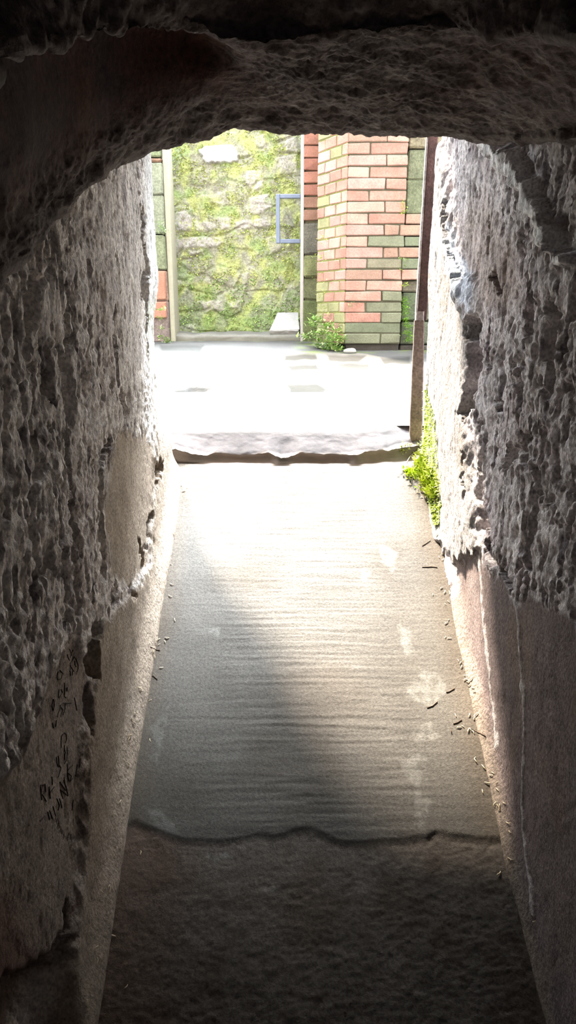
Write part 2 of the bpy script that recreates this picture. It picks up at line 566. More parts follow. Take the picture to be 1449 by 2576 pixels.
    c = mix(c, S(114, 104, 94), band * sstep(.05, .3, fbm(y * 9, z * 3, 21, 3, 304)) * .6)
    c = mix(c, S(232, 230, 230), ridge * .85)
    c = mix(c, S(100, 86, 83), plaster * .95)
    c = mix(c, S(124, 112, 98), plaster * (1 - sstep(.0, .05, hz)) * .8)
    c = mix(c, S(114, 95, 82), plaster * sstep(.05, .3, fbm(y * 6, z * 3, 23, 3, 305)) * .5)
    c = mix(c, S(214, 208, 204), np.maximum(seam, seam2) * .5)
    c = mix(c, S(196, 208, 222), poly(px, py, [(1140, 560), (1160, 640), (1200, 720), (1202, 790), (1165, 740), (1140, 680)], 8) * .6)
    moss = poly(px, py, [(1050, 960), (1080, 980), (1104, 1060), (1110, 1180), (1112, 1330), (1085, 1320), (1060, 1200), (1040, 1100)], 12)
    moss = moss * sstep(-.25, .15, fbm(y * 22, z * 14, 3, 3, 306))
    c = mix(c, S(172, 190, 80), moss * .85)
    return mesh_np('wall_right', P, grid_faces(*T.shape, flip=True), M_ROCK, c, kind='structure')


# ------------------------------------------------------------------ ceiling (control net of real distances)
def cr(arr, n_per):                           # Catmull-Rom along axis 0
    A = np.concatenate([arr[:1] * 2 - arr[1:2], arr, arr[-1:] * 2 - arr[-2:-1]], 0)
    out = []
    for i in range(len(arr) - 1):
        n = n_per[i]
        t = np.linspace(0, 1, n, endpoint=False).reshape((-1,) + (1,) * (arr.ndim - 1))
        p0, p1, p2, p3 = A[i], A[i + 1], A[i + 2], A[i + 3]
        out.append(.5 * (2 * p1 + (p2 - p0) * t + (2 * p0 - 5 * p1 + 4 * p2 - p3) * t ** 2 + (3 * p1 - p0 - 3 * p2 + p3) * t ** 3))
    out.append(arr[-1:])
    return np.concatenate(out, 0)


def ceiling():
    cx = [-250, -60, 60, 170, 300, 420, 500, 620, 740, 860, 1000, 1100, 1250, 1449, 1650]
    n = len(cx)
    xw = np.linspace(-.62, .72, n)
    rows = []

    def pix(py, Y, amp, tone):
        X, Yy, Z = at_y(np.array(cx), np.array(py) if hasattr(py, '__len__') else np.full(n, py), np.array(Y))
        rows.append(np.stack([X, Yy, Z, np.array(amp) if hasattr(amp, '__len__') else np.full(n, amp),
                              np.array(tone) if hasattr(tone, '__len__') else np.full(n, tone)], -1))

    def wrl(y, z, amp, tone):
        rows.append(np.stack([xw, np.full(n, y), CAMZ + np.array(z) if hasattr(z, '__len__') else np.full(n, CAMZ + z),
                              np.full(n, amp), np.full(n, tone)], -1))
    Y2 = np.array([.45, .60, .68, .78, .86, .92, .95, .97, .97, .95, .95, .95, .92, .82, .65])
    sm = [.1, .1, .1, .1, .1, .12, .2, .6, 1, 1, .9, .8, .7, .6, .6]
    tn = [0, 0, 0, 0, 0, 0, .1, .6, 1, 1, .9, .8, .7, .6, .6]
    wrl(-1.6, .75, 1, .5)
    wrl(-.6, .72, 1, .5)
    wrl(.30, .66, 1, .6)
    pix(-60, Y2 - .05, .9, .8)
    pix([44, 40, 36, 32, 30, 34, 58, 108, 100, 80, 70, 60, 60, 60, 60], Y2, .8, .8)
    pix([60, 58, 56, 54, 54, 58, 84, 140, 150, 130, 120, 110, 110, 110, 110],
        [.5, .68, .79, .9, 1.0, 1.07, 1.1, 1.1, 1.04, 1.0, 1.0, 1.0, .98, .88, .7], sm, tn)
    pix([450, 380, 350, 300, 250, 220, 200, 200, 210, 210, 210, 215, 220, 220, 220],
        [.52, .69, .79, .92, 1.03, 1.1, 1.14, 1.16, 1.13, 1.1, 1.1, 1.1, 1.08, .96, .77], sm, tn)
    pix([820, 660, 570, 460, 372, 305, 280, 266, 270, 282, 292, 300, 315, 312, 320],
        [.54, .71, .82, .95, 1.07, 1.15, 1.2, 1.25, 1.24, 1.22, 1.22, 1.22, 1.22, 1.03, .82], .9, .9)
    pix([880, 735, 636, 510, 410, 366, 346, 322, 328, 327, 326, 330, 345, 340, 350],
        [.60, .76, .88, 1.02, 1.16, 1.26, 1.32, 1.36, 1.36, 1.36, 1.36, 1.36, 1.34, 1.09, .86], .8, 1)
    zz = np.array([.44, .44, .44, .46, .48, .50, .51, .51, .51, .51, .51, .51, .51, .51, .51])
    wrl(1.70, list(zz), .6, 1)
    wrl(2.00, list(zz + .13), .5, 1)
    wrl(2.05, .80, .5, 1)
    wrl(2.05, 2.0, .5, 1)
    R = np.stack(rows, 0)
    R = cr(R, [8, 8, 40, 60, 26, 70, 90, 50, 40, 20, 10, 10])
    R = np.swapaxes(R, 0, 1)
    R = cr(R, [6, 20] + [42] * 11 + [10])
    R = np.swapaxes(R, 0, 1)
    P = R[..., :3].copy(); amp = np.clip(R[..., 3], .04, 1.1); tone = np.clip(R[..., 4], 0, 1)
    N = normals(P)
    x, y, z = P[..., 0], P[..., 1], P[..., 2]
    w = .02 * perlin(x * 10, y * 10, z * 10, 405)
    X, Yy, Z = x + w, y + w, z + w
    d = .012 * fbm(X * 6, Yy * 6, Z * 6, 3, 401) + .010 * (ridged(X * 11, Yy * 13, Z * 13, 4, 410) - .3) + .012 * fbm(X * 15, Yy * 22, Z * 22, 3, 411) \
        + .010 * fbm(X * 36, Yy * 40, Z * 40, 4, 420) + .004 * fbm(X * 100, Yy * 100, Z * 100, 3, 430)
    d *= amp
    d += .006 * fbm(X * 8, Yy * 8, Z * 8, 3, 440)
    if N[P.shape[0] // 2, P.shape[1] // 2, 2] > 0:
        N = -N
    P = P + N * d[..., None]
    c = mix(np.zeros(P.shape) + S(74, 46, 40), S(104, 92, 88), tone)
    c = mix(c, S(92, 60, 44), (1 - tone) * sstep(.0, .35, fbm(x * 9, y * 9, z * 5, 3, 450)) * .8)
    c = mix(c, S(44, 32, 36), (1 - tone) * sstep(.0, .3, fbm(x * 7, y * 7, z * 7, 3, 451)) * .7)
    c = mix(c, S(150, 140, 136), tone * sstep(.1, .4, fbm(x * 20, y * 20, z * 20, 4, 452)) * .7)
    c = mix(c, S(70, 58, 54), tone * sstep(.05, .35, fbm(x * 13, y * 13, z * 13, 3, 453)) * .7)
    return mesh_np('ceiling', P, grid_faces(*P.shape[:2]), M_CEIL, c * .78, kind='structure')


# ------------------------------------------------------------------ ramp floor
CRACK = [(250, 2085), (310, 2080), (340, 2062), (400, 2090), (470, 2110), (590, 2107), (660, 2095), (690, 2105), (735, 2085), (770, 2080), (800, 2086),
         (860, 2117), (900, 2115), (1070, 2103), (1095, 2090), (1130, 2097), (1235, 2105), (1350, 2105)]


def ramp():
    xs = np.linspace(XL - .10, XR + .10, 230)
    ys = spacing([(-1.6, .6, 60), (.6, 2.04, 720)])
    Y, X = np.meshgrid(ys, xs, indexing='ij')
    Z = ramp_z(Y)
    px, py = to_px(X, Y, Z)
    cpx = np.array([p[0] for p in CRACK]); cpy = np.array([p[1] for p in CRACK])
    edge = np.interp(px, cpx, cpy) + 5 * perlin(px * .02, 0, 0, 500)
    low = sstep(-3, 14, py - edge)
    up = 1 - low
    br = fbm(X * 5 + .4 * perlin(X * 6, Y * 6, 0, 503), Y * 95, 0, 3, 501)
    keep = sstep(.7, .2, np.abs(X - .05) * 2.2 + .25 * perlin(X * 8, Y * 5, 3, 505))
    d = up * (.0027 * br * (.25 + .75 * keep) + .0035 * fbm(X * 5, Y * 5, 2, 2, 502) + .0007 * fbm(X * 90, Y * 90, 1, 2, 504))
    d += low * (-.005 + .003 * fbm(X * 9, Y * 9, 5, 3, 510) + .0035 * fbm(X * 45, Y * 45, 6, 4, 511) + .0025 * fbm(X * 130, Y * 130, 1, 2, 512))
    d += -.001 * (1 - sstep(2, 6, np.abs(py - edge - 3))) * sstep(250, 330, px) * sstep(1300, 1200, px)
    # heap of mortar rising to the doorstep
    d += .010 * sstep(1.80, 1.97, Y + .10 * ((X - .04) / .4) ** 2 + .02 * perlin(X * 9, 0, 0, 515)) * sstep(.12, .38, np.abs(X - .04))
    d -= np.maximum(Y - 1.955, 0) * (RAMP_S + .25)
    Z = Z + d
    c = np.zeros(X.shape + (3,)) + S(102, 98, 92)
    c = mix(c, S(88, 81, 73), sstep(-.1, .3, fbm(X * 4, Y * 4, 0, 3, 520)) * .6)
    c = mix(c, S(104, 92, 78), sstep(.28, .36, np.abs(X - .04)) * .5)
    c = mix(c, S(108, 100, 92), low * .95)
    c = mix(c, S(90, 78, 68), low * sstep(.0, .3, fbm(X * 8, Y * 8, 4, 3, 521)) * .7)
    c = mix(c, S(126, 118, 114), low * sstep(.22, .4, fbm(X * 14, Y * 14, 9, 3, 522)) * .3)
    c = mix(c, S(104, 76, 58), low * sstep(-.1, -.3, X) * .5)
    pale = np.zeros(X.shape)
    for pts in ([(1000, 1570), (1030, 1580), (1045, 1650), (1015, 1640)], [(1050, 1690), (1100, 1690), (1130, 1740), (1080, 1780), (1020, 1750)],
                [(1020, 1890), (1070, 1900), (1075, 1960), (1040, 1985), (1010, 1925)], [(1030, 1830), (1080, 1820), (1110, 1850), (1050, 1870)],
                [(905, 1440), (930, 1440), (920, 1470)], [(950, 1370), (1000, 1390), (990, 1450), (970, 1420)],
                [(530, 1300), (650, 1310), (640, 1365), (600, 1340)], [(525, 1225), (590, 1230), (590, 1245)], [(490, 1585), (550, 1580), (550, 1600)],
                [(1045, 1980), (1085, 2020), (1060, 2090), (1040, 2040)], [(380, 1830), (425, 1780), (400, 1900)], [(370, 1900), (400, 1900), (400, 1925)],
                [(365, 2030), (420, 2050), (450, 2095), (400, 2085)], [(510, 2145), (560, 2135), (595, 2150), (540, 2165)], [(650, 2230), (700, 2225), (690, 2250)]):
        pale = np.maximum(pale, poly(px + 12 * perlin(px * .05, py * .05, 1, 530), py + 12 * perlin(px * .05, py * .05, 7, 531), pts, 4))
    c = mix(c, S(140, 138, 132), pale * .5 * sstep(-.35, .1, fbm(X * 60, Y * 40, 2, 3, 532)))
    return mesh_np('floor', np.stack([X, Y, Z], -1), grid_faces(*X.shape), M_RAMP, c * .50, kind='structure')


# ------------------------------------------------------------------ doorstep
def doorstep():
    prof = np.array([(2.62, -.272), (2.45, -.290), (2.25, -.304), (2.12, -.314), (2.075, -.320), (2.052, -.332), (2.028, -.356), (1.998, -.386), (2.000, -.392),
                     (2.012, -.394), (2.014, -.402), (2.00, -.414), (1.972, -.428), (1.955, -.50)])
    prof = cr(prof, [10, 10, 8, 10, 10, 12, 12, 6, 8, 6, 8, 8, 6])
    xs = np.linspace(XL - .16, XR + .16, 260)
    A, X = np.meshgrid(np.arange(len(prof)), xs, indexing='ij')
    Y = prof[A, 0]; Z = CAMZ + prof[A, 1]
    t = A / (len(prof) - 1)
    lip = np.interp(xs, [-.33, -.29, -.24, -.2, -.14, -.06, -.02, 0, .04, .12, .2, .26, .32, .4], [.024, .010, 0, .006, -.004, .006, -.007, -.004, .005, -.002, .003, .009, .014, .02])
    k = sstep(.45, .62, t)
    Z = Z + k * lip[None] * sstep(.95, .7, t) + .005 * fbm(X * 7, t * 3, 0, 3, 601) * sstep(.2, .5, t)
    Y = Y + .008 * fbm(X * 5, t * 3, 5, 4, 602) * sstep(.25, .5, t) + .002 * fbm(X * 20, t * 12, 5, 3, 603) * sstep(.38, .55, t)
    # two spots where mortar fills the undercut
    fill = np.exp(-((xs + .015) / .04) ** 2) * (.7 + .6 * perlin(xs * 30, 0, 0, 607)) + np.exp(-((xs - .20) / .03) ** 2) * (.7 + .6 * perlin(xs * 30, 0, 0, 608)) + sstep(-.2, -.3, xs) + sstep(.26, .34, xs)
    Z = Z + k * sstep(.95, .75, t) * (.005 * ridged(xs * 14, 0, 0, 3, 605) + .004 * fbm(xs * 70, 0, 0, 3, 606) - .002)[None]
    u = sstep(.62, .70, t) * sstep(.95, .85, t)
    Y = Y - .035 * np.clip(fill, 0, 1)[None] * u
    Y = Y + .075 * sstep(.25, .38, X) * sstep(1.0, .85, t)
    Z = Z + .0015 * ridged(X * 20, t * 12, 2, 3, 604) * sstep(.35, .5, t)
    c = np.zeros(X.shape + (3,)) + S(84, 82, 80)
    c = mix(c, S(84, 80, 80), sstep(.3, .5, t) * .8)
    c = mix(c, S(176, 160, 148), sstep(.62, .68, t) * .9)  # undercut painted paler to offset the shade it lies in
    c = mix(c, S(120, 115, 111), np.clip(fill, 0, 1)[None] * u * .8)
    o = mesh_np('doorstep', np.stack([X, Y, Z], -1), grid_faces(*X.shape), M_PAVE, c * .6,
                label='worn grey cement doorstep with chipped lip across the top of the ramp', cat='step')
    return o


def courtyard():
    xs = spacing([(-3.2, -1.1, 20), (-1.1, .95, 330), (.95, 3.2, 20)])
    ys = spacing([(2.12, 4.9, 420)])
    Y, X = np.meshgrid(ys, xs, indexing='ij')
    Z = yard_z(Y) - .004
    px, py = to_px(X, Y, Z)
    wx = px + 9 * perlin(px * .03, py * .06, 0, 700); wy = py + 4 * perlin(px * .03, py * .06, 4, 701)
    stones = [([(720, 965), (800, 962), (826, 978), (812, 990), (725, 990)], 1), ([(716, 1042), (850, 1040), (860, 1058), (718, 1060)], 2),
              ([(885, 992), (980, 985), (998, 1005), (970, 1026), (885, 1020)], 1), ([(880, 952), (950, 950), (958, 975), (900, 975)], .8),
              ([(722, 917), (800, 915), (806, 930), (730, 932)], .9), ([(735, 943), (800, 942), (800, 953), (738, 955)], .6), ([(730, 1010), (800, 1006), (835, 1028), (735, 1028)], .7),
              ([(436, 980), (490, 972), (535, 975), (500, 990), (440, 992)], 1.3), ([(850, 915), (930, 915), (925, 938), (860, 938)], .7), ([(820, 893), (920, 893), (900, 912), (830, 910)], .7),
              ([(710, 893), (795, 890), (800, 905), (715, 907)], .9), ([(960, 900), (1035, 898), (1035, 915), (965, 915)], .7), ([(900, 1045), (980, 1040), (975, 1062), (905, 1064)], .3),
              ([(415, 1046), (470, 1046), (460, 1072), (420, 1072)], .9), ([(640, 895), (680, 894), (678, 900), (640, 900)], .6), ([(400, 866), (510, 868), (505, 885), (410, 885)], .6)]
    m = np.zeros(X.shape); e = np.zeros(X.shape)
    for p, s_ in stones:
        m = np.maximum(m, poly(wx, wy, p, 4) * min(s_, 1))
        if s_ > 1:
            q = poly(wx, wy, p, 1.5)
            e = np.minimum(e, -q * .022)
    Z = Z + e - .003 * m + .004 * fbm(X * 5, Y * 5, 0, 3, 702) + .0015 * fbm(X * 40, Y * 40, 0, 3, 703)
    c = np.zeros(X.shape + (3,)) + S(74, 73, 71)
    c = mix(c, S(66, 65, 63), sstep(0, .3, fbm(X * 3, Y * 5, 0, 3, 704)) * .5)
    c = mix(c, S(38, 38, 36), m)
    c = mix(c, S(60, 55, 48), poly(px, py, [(400, 1046), (470, 1046), (460, 1072), (400, 1072)], 8) * .6)
    c = mix(c, S(84, 94, 50), sstep(-.05, .2, fbm(X * 9, Y * 9, 2, 3, 705)) * sstep(3.75, 3.95, Y + .05 * perlin(X * 6, 0, 0, 706)) * sstep(.0, .15, X) * .7)
    c = mix(c, S(120, 140, 70), sstep(4.35, 4.5, Y) * sstep(-.1, .2, fbm(X * 9, Y * 9, 8, 3, 707)) * .4)
    return mesh_np('courtyard_paving', np.stack([X, Y, Z], -1), grid_faces(*X.shape), M_PAVE, c, kind='structure')


# ------------------------------------------------------------------ mossy stone wall at the back of the yard
YB = 4.75
def moss_wall():
    xs = spacing([(-3.2, -1.05, 50), (-1.05, .35, 360), (.35, 3.2, 60)])
    zs = np.linspace(yard_z(YB) - .05, CAMZ + 1.42, 420)
    Z, X = np.meshgrid(zs, xs, indexing='ij')
    px, py = to_px(X, np.full(X.shape, YB), Z)
    wx = X + .03 * perlin(X * 7, Z * 7, 0, 800); wz = Z + .02 * perlin(X * 7, Z * 7, 5, 801)
    d1, d2, cid = worley(wx * 4.2, wz * 7.2, 802)
    joint = 1 - sstep(.03, .16, d2 - d1)
    d = .012 * (1 - joint) * (.2 + cid) + .012 * fbm(X * 12, Z * 12, 1, 3, 803) + .008 * fbm(X * 40, Z * 40, 2, 3, 804) + .003 * fbm(X * 110, Z * 110, 2, 2, 805)
    stone = np.zeros(X.shape); edge = np.zeros(X.shape)
    qx = px + 5 * perlin(px * .06, py * .06, 0, 806); qy = py + 4 * perlin(px * .06, py * .06, 5, 807)
    for p, t in (([(445, 604), (470, 596), (545, 597), (562, 610), (545, 622), (450, 624)], .9), ([(440, 535), (465, 532), (484, 548), (482, 580), (444, 580)], 1),
                 ([(488, 560), (520, 556), (542, 570), (535, 582), (495, 582)], .8), ([(550, 548), (578, 552), (580, 578), (556, 578)], .9),
                 ([(590, 560), (680, 548), (684, 568), (600, 578)], .8), ([(620, 430), (660, 432), (664, 470), (640, 485), (618, 462)], .8),
                 ([(630, 500), (676, 488), (686, 520), (650, 540), (632, 535)], .9), ([(690, 400), (748, 385), (748, 436), (706, 440)], .55),
                 ([(525, 495), (570, 478), (576, 515), (560, 522), (528, 510)], .35), ([(505, 760), (560, 756), (565, 780), (515, 782)], .7),
                 ([(575, 762), (605, 758), (600, 775), (580, 778)], .6), ([(640, 345), (665, 340), (668, 372), (645, 370)], .6), ([(715, 340), (748, 340), (748, 385), (720, 380)], .7),
                 ([(590, 690), (625, 688), (620, 715), (592, 712)], .5), ([(672, 600), (700, 590), (706, 625), (680, 640)], .6), ([(475, 632), (510, 630), (512, 640), (478, 640)], .8), ([(455, 820), (490, 815), (495, 840), (450, 840)], .4)):
        q = poly(qx, qy, p, 4)
        stone = np.maximum(stone, q * t)
        d += .012 * q
    patch = poly(px + 6 * perlin(px * .08, py * .08, 1, 808), py + 6 * perlin(px * .08, py * .08, 3, 809), [(500, 376), (520, 370), (585, 366), (602, 390), (598, 408), (520, 411)], 2)
    d = d * (1 - patch) + patch * .03
    Y = YB - d
    c = np.zeros(X.shape + (3,)) + S(170, 168, 148)  # stone and moss tones paled to stand in for haze
    c = mix(c, S(182, 188, 118), sstep(-.15, .2, fbm(X * 9, Z * 8, 3, 4, 810)) * .9)
    c = mix(c, S(150, 172, 112), sstep(.0, .3, fbm(X * 7, Z * 9, 6, 4, 811)) * .7)
    c = mix(c, S(156, 150, 134), sstep(.12, .35, fbm(X * 8, Z * 11, 9, 4, 812)) * .75)
    c = mix(c, S(130, 162, 90), sstep(-.1, -.2, Z - CAMZ) * .0 + sstep(.25, -.1, Z - CAMZ) * .45)
    c = mix(c, S(196, 188, 182), stone * sstep(-.3, .15, fbm(X * 45, Z * 45, 1, 3, 813)))
    c = mix(c, S(208, 206, 206), patch)
    return mesh_np('wall_mossy', np.stack([X, Y, Z], -1), grid_faces(*X.shape), M_MOSSWALL, c * .50, kind='structure'), stone, patch, (X, Y, Z)


# ================================================================== build
W_L = left_wall()
W_R = right_wall()
CE = ceiling()
FL = ramp()
STEP = doorstep()
YARD = courtyard()
WM, stone_m, patch_m, wgrid = moss_wall()
B_L, B_R, B_F, B_Y, B_S, B_W = bvh_of(W_L), bvh_of(W_R), bvh_of(FL), bvh_of(YARD), bvh_of(STEP), bvh_of(WM)


def plain(name, lo, hi, c, **kw):
    mb = MB(); mb.box(lo, hi, c, bev=.01)
    return mb.build(name, M_ROCK, **kw)


# shell of the chamber behind the lens and the masonry either side of the doorway
plain('wall_rear', (-.9, -1.8, -1.3), (.9, -1.6, CAMZ - .20), S(58, 46, 40), kind='structure')
plain('wall_rear_upper', (-.9, -1.8, CAMZ - .12), (.9, -1.6, CAMZ + .95), S(58, 46, 40), kind='structure')  # slot below this piece is added to let sky light into the chamber
plain('wall_front_left', (-3.2, 1.2, .2), (-.47, 1.90, CAMZ + 1.9), S(170, 162, 150), kind='structure')
plain('wall_front_right', (.55, 1.3, .2), (3.2, 1.98, CAMZ + 1.9), S(170, 162, 150), kind='structure')
plain('wall_front_top', (-3.2, 1.2, CAMZ + .80), (3.2, 2.02, CAMZ + 1.9), S(170, 162, 150), kind='structure')
plain('wall_chamber_roof', (-3.2, -1.7, CAMZ + .95), (3.2, 1.2, CAMZ + 1.05), S(58, 46, 40), kind='structure')
plain('wall_chamber_left', (-.75, -1.7, -1.3), (-.6, 1.2, CAMZ + .95), S(58, 46, 40), kind='structure')
plain('wall_chamber_right', (.72, -1.7, -1.3), (.87, 1.3, CAMZ + .95), S(58, 46, 40), kind='structure')

# ------------------------------------------------------------------ moss leaves on the back wall
mb = MB()
Xg, Yg, Zg = wgrid
vis = np.argwhere((Xg > -.86) & (Xg < .16) & (Zg < CAMZ + 1.15))
sel = vis[RNG.choice(len(vis), 15000)]
nz = fbm(Xg * 10, Zg * 10, 3, 3, 900)
for r, q in sel:
    if stone_m[r, q] > .25 or patch_m[r, q] > .1: continue
    if nz[r, q] < -.08 + .12 * random.random(): continue
    p = (Xg[r, q], Yg[r, q] + .002, Zg[r, q])
    a = random.uniform(0, 2 * math.pi)
    dvec = (math.cos(a) * .8, -random.uniform(.5, 1.2), math.sin(a) * .8 - .2)
    L = random.uniform(.007, .016)
    low = Zg[r, q] < CAMZ + .25
    cc = S(*random.choice([(166, 192, 106), (146, 180, 100), (130, 166, 92)] if low else [(196, 204, 110), (182, 196, 104), (168, 190, 100)]))
    mb.leaf(p, dvec, (0, 0, 1), L, L * .8, cc)
mb.build('moss', M_LEAF, kind='stuff', label='bright green moss leaves spread over the stone wall behind the courtyard', cat='moss')

# ------------------------------------------------------------------ kerb at the foot of the mossy wall
xs = np.linspace(-1.6, .30, 240)
prof = cr(np.array([(4.72, .048), (4.60, .044), (4.47, .040), (4.43, .030), (4.42, .005), (4.42, -.04)]), [8, 8, 8, 6, 6])
A, X = np.meshgrid(np.arange(len(prof)), xs, indexing='ij')
Yk = prof[A, 0] + .012 * fbm(X * 6, A * .1, 0, 3, 910); Zk = yard_z(4.42) + prof[A, 1] * (1 + .3 * perlin(X * 8, A * .05, 0, 911)) + .004 * fbm(X * 25, A * .3, 0, 2, 912)
ck = mix(np.zeros(X.shape + (3,)) + S(100, 98, 92), S(80, 78, 68), sstep(24, 30, A) * .7)
mesh_np('trim_1', np.stack([X, Yk, Zk], -1), grid_faces(*X.shape, flip=True), M_PAVE, ck, kind='structure')

# ------------------------------------------------------------------ brick pier
RED = [(204, 158, 142), (198, 150, 134), (210, 166, 150), (200, 158, 146), (192, 144, 128)]  # washed-out reds: the courtyard haze is put into the colour
GREEN = [(140, 142, 118), (128, 134, 110), (150, 144, 122)]
PIERY = 3.95
RH = .0569
Z0 = CAMZ - .141


ROWC = {0: 'gg', 1: 'gg', 2: 'rg', 3: 'rg', 4: 'rg', 5: 'rr', 6: 'mr', 7: 'rg', 8: 'rm', 9: 'rg', 10: 'rm'}


def brick_col(row, frac):
    k = ROWC.get(row, 'rr')[1 if frac > .3 else 0]
    if k == 'm' or (row > 10 and random.random() < .07):
        return S(178, 146, 128) * random.uniform(.95, 1.05)
    return S(*random.choice(GREEN if k == 'g' else RED)) * random.uniform(.92, 1.06)


pier = empty('brick_pier', (.45, PIERY + .1, Z0), label='broad red brick pier with green mossy lower courses beyond the doorway', cat='pier')
pier_inv = Matrix.Translation((-.45, -PIERY - .1, -Z0))


def child(o):                                  # parts are modelled in place; keep them there
    o.matrix_parent_inverse = pier_inv
    return o


mb = MB()
X0, X1 = .314, .632
NR = 27
for r in range(NR):
    z = Z0 + r * RH
    xs_ = [X0, X0 + .205, X1] if r % 2 == 0 else [X0, X0 + .118, X1]
    if r in (1,): xs_ = [X0, X1]
    if 6 <= r <= 11: xs_ = xs_[:-1] + [X1 - (.0 if r % 2 else .03), X1 + .105]
    if r in (6, 7): xs_ = xs_[:2] + [X1 - .01, X1 + .10]
    for a, b in zip(xs_[:-1], xs_[1:]):
        mb.box((a + .003, PIERY + random.uniform(-.004, .004), z + .003), (b - .003, PIERY + .10, z + RH - .003), brick_col(r, (a - X0) / (X1 - X0)), jit=.0025, bev=.004)
ux, uy = (.165 - X0), .25
ln = math.hypot(ux, uy); ux /= ln; uy /= ln
child(mb.build('brick_front', M_BRICK, parent=pier))
mb = MB()
for r in range(NR):
    z = Z0 + r * RH
    cuts = [0, .055, .165, ln] if r % 2 else [0, .105, .215, ln]
    R_ = [[ux, uy, 0], [uy, -ux, 0], [0, 0, 1]]
    R_ = np.array(R_).T
    for a, b in zip(cuts[:-1], cuts[1:]):
        cc = S(*random.choice(RED)) * random.uniform(.95, 1.1)
        if random.random() < .30 * (a / ln) + (.3 if r < 5 else 0): cc = S(172, 168, 126)
        mb.box((a + .003, random.uniform(0, .004), z + .003), (b - .003, .09, z + RH - .003), cc, rot=R_, jit=.002, org=(X0 - .002, PIERY, 0), bev=.004)
child(mb.build('brick_side', M_BRICK, parent=pier))
mb = MB()                                     # mossy mortar showing between the side bricks
mb.box((0.01, .007, Z0), (ln - .003, .08, Z0 + NR * RH), S(150, 152, 92), rot=R_, org=(X0 - .002, PIERY, 0), bev=.002)
child(mb.build('side_mortar', M_BRICK, parent=pier))
mb = MB()                                     # mortar core
core = [(X0 + .008, PIERY + .008), (X1 - .004, PIERY + .008), (X1 - .004, 4.3), (.26, 4.3), (.22, 4.205), (X0 + .03, PIERY + .06)]
V = [(x, y, Z0 - .0) for x, y in core] + [(x, y, Z0 + NR * RH) for x, y in core]
n = len(core)
mb.add(V, [tuple(range(n)), tuple(range(n, 2 * n))] + [(i, (i + 1) % n, n + (i + 1) % n, n + i) for i in range(n)], S(104, 102, 84))
child(mb.build('mortar_core', M_BRICK, parent=pier))
mb = MB()
mb.box((X0 + .01, PIERY + .015, yard_z(PIERY) - .03), (X1 - .002, PIERY + .3, Z0 + .002), S(84, 80, 74), bev=.006, jit=.004)
child(mb.build('foundation', M_BRICK, parent=pier))

# wall of grey blocks to the right of the pier
mb = MB()
random.seed(21)
for za, zb_, y_, cc in ((-1.6, 0, 3.975, (84, 80, 74)), (0, 2.2, 3.99, (118, 124, 106)), (2.2, 4.9, 3.985, (112, 122, 98)), (4.9, 6, 3.985, (134, 128, 112)), (6, 12, 4.058, (140, 142, 112)), (12, 15, 3.98, (130, 136, 108)),
                        (15, 17.6, 3.975, (128, 132, 106)), (17.6, 21, 3.97, (150, 140, 116)), (21, 27, 3.97, (134, 134, 110))):
    mb.box((X1 + .003, y_, Z0 + za * RH), (.86, y_ + .25, Z0 + zb_ * RH - .004), S(*cc), bev=.008, jit=.004)
    mb.box((.865, y_, Z0 + za * RH), (2.2, y_ + .25, Z0 + zb_ * RH - .004), S(*cc), bev=.008, jit=.004)
mb.build('wall_blocks', M_MOSSWALL, kind='structure')

# ------------------------------------------------------------------ narrow pier of brick over rubble
NPY = 4.40
npier = empty('narrow_pier', (.13, NPY, yard_z(NPY)), label='narrow pier of brick over mossy rubble beside the grey metal frame', cat='pier')
ninv = Matrix.Translation((-.13, -NPY, -yard_z(NPY)))
random.seed(5)
mb = MB()
za = CAMZ + .60
zsplit = float(at_y(775, 556, NPY)[2])
r = 0
z = zsplit
while z < CAMZ + 1.45:
    mb.box((.094, NPY + random.uniform(-.004, .004), z + .003), (.195, NPY + .12, z + .0655), S(*random.choice([(190, 136, 118), (178, 124, 108), (170, 130, 112)])) * random.uniform(.85, 1.05), jit=.003, bev=.004)
    z += .0685
o = mb.build('brick_course', M_BRICK, parent=npier); o.matrix_parent_inverse = ninv
mb = MB()
zc = [yard_z(NPY) - .02, float(at_y(775, 756, NPY)[2]), float(at_y(775, 700, NPY)[2]), float(at_y(775, 640, NPY)[2]), zsplit - .004]
cols = [(120, 128, 86), (128, 130, 96), (140, 142, 100), (126, 122, 110)]
for i in range(4):
    mb.box((.090, NPY - .004 + .006 * (i % 2), zc[i] + .002), (.205, NPY + .14, zc[i + 1] - .002), S(*cols[i]), jit=.006, bev=.012)
o = mb.build('rubble_base', M_MOSSWALL, parent=npier); o.matrix_parent_inverse = ninv
mb = MB()
mb.box((.078, NPY + .004, yard_z(NPY) - .02), (.096, NPY + .22, CAMZ + 1.45), S(140, 134, 129), jit=.002, bev=.003)
o = mb.build('plaster_edge', M_PAVE, parent=npier); o.matrix_parent_inverse = ninv
mb = MB()
mb.box((.10, NPY + .02, yard_z(NPY) - .02), (.20, NPY + .3, CAMZ + 1.45), S(140, 136, 112), bev=.004)
o = mb.build('mortar_core', M_BRICK, parent=npier); o.matrix_parent_inverse = ninv

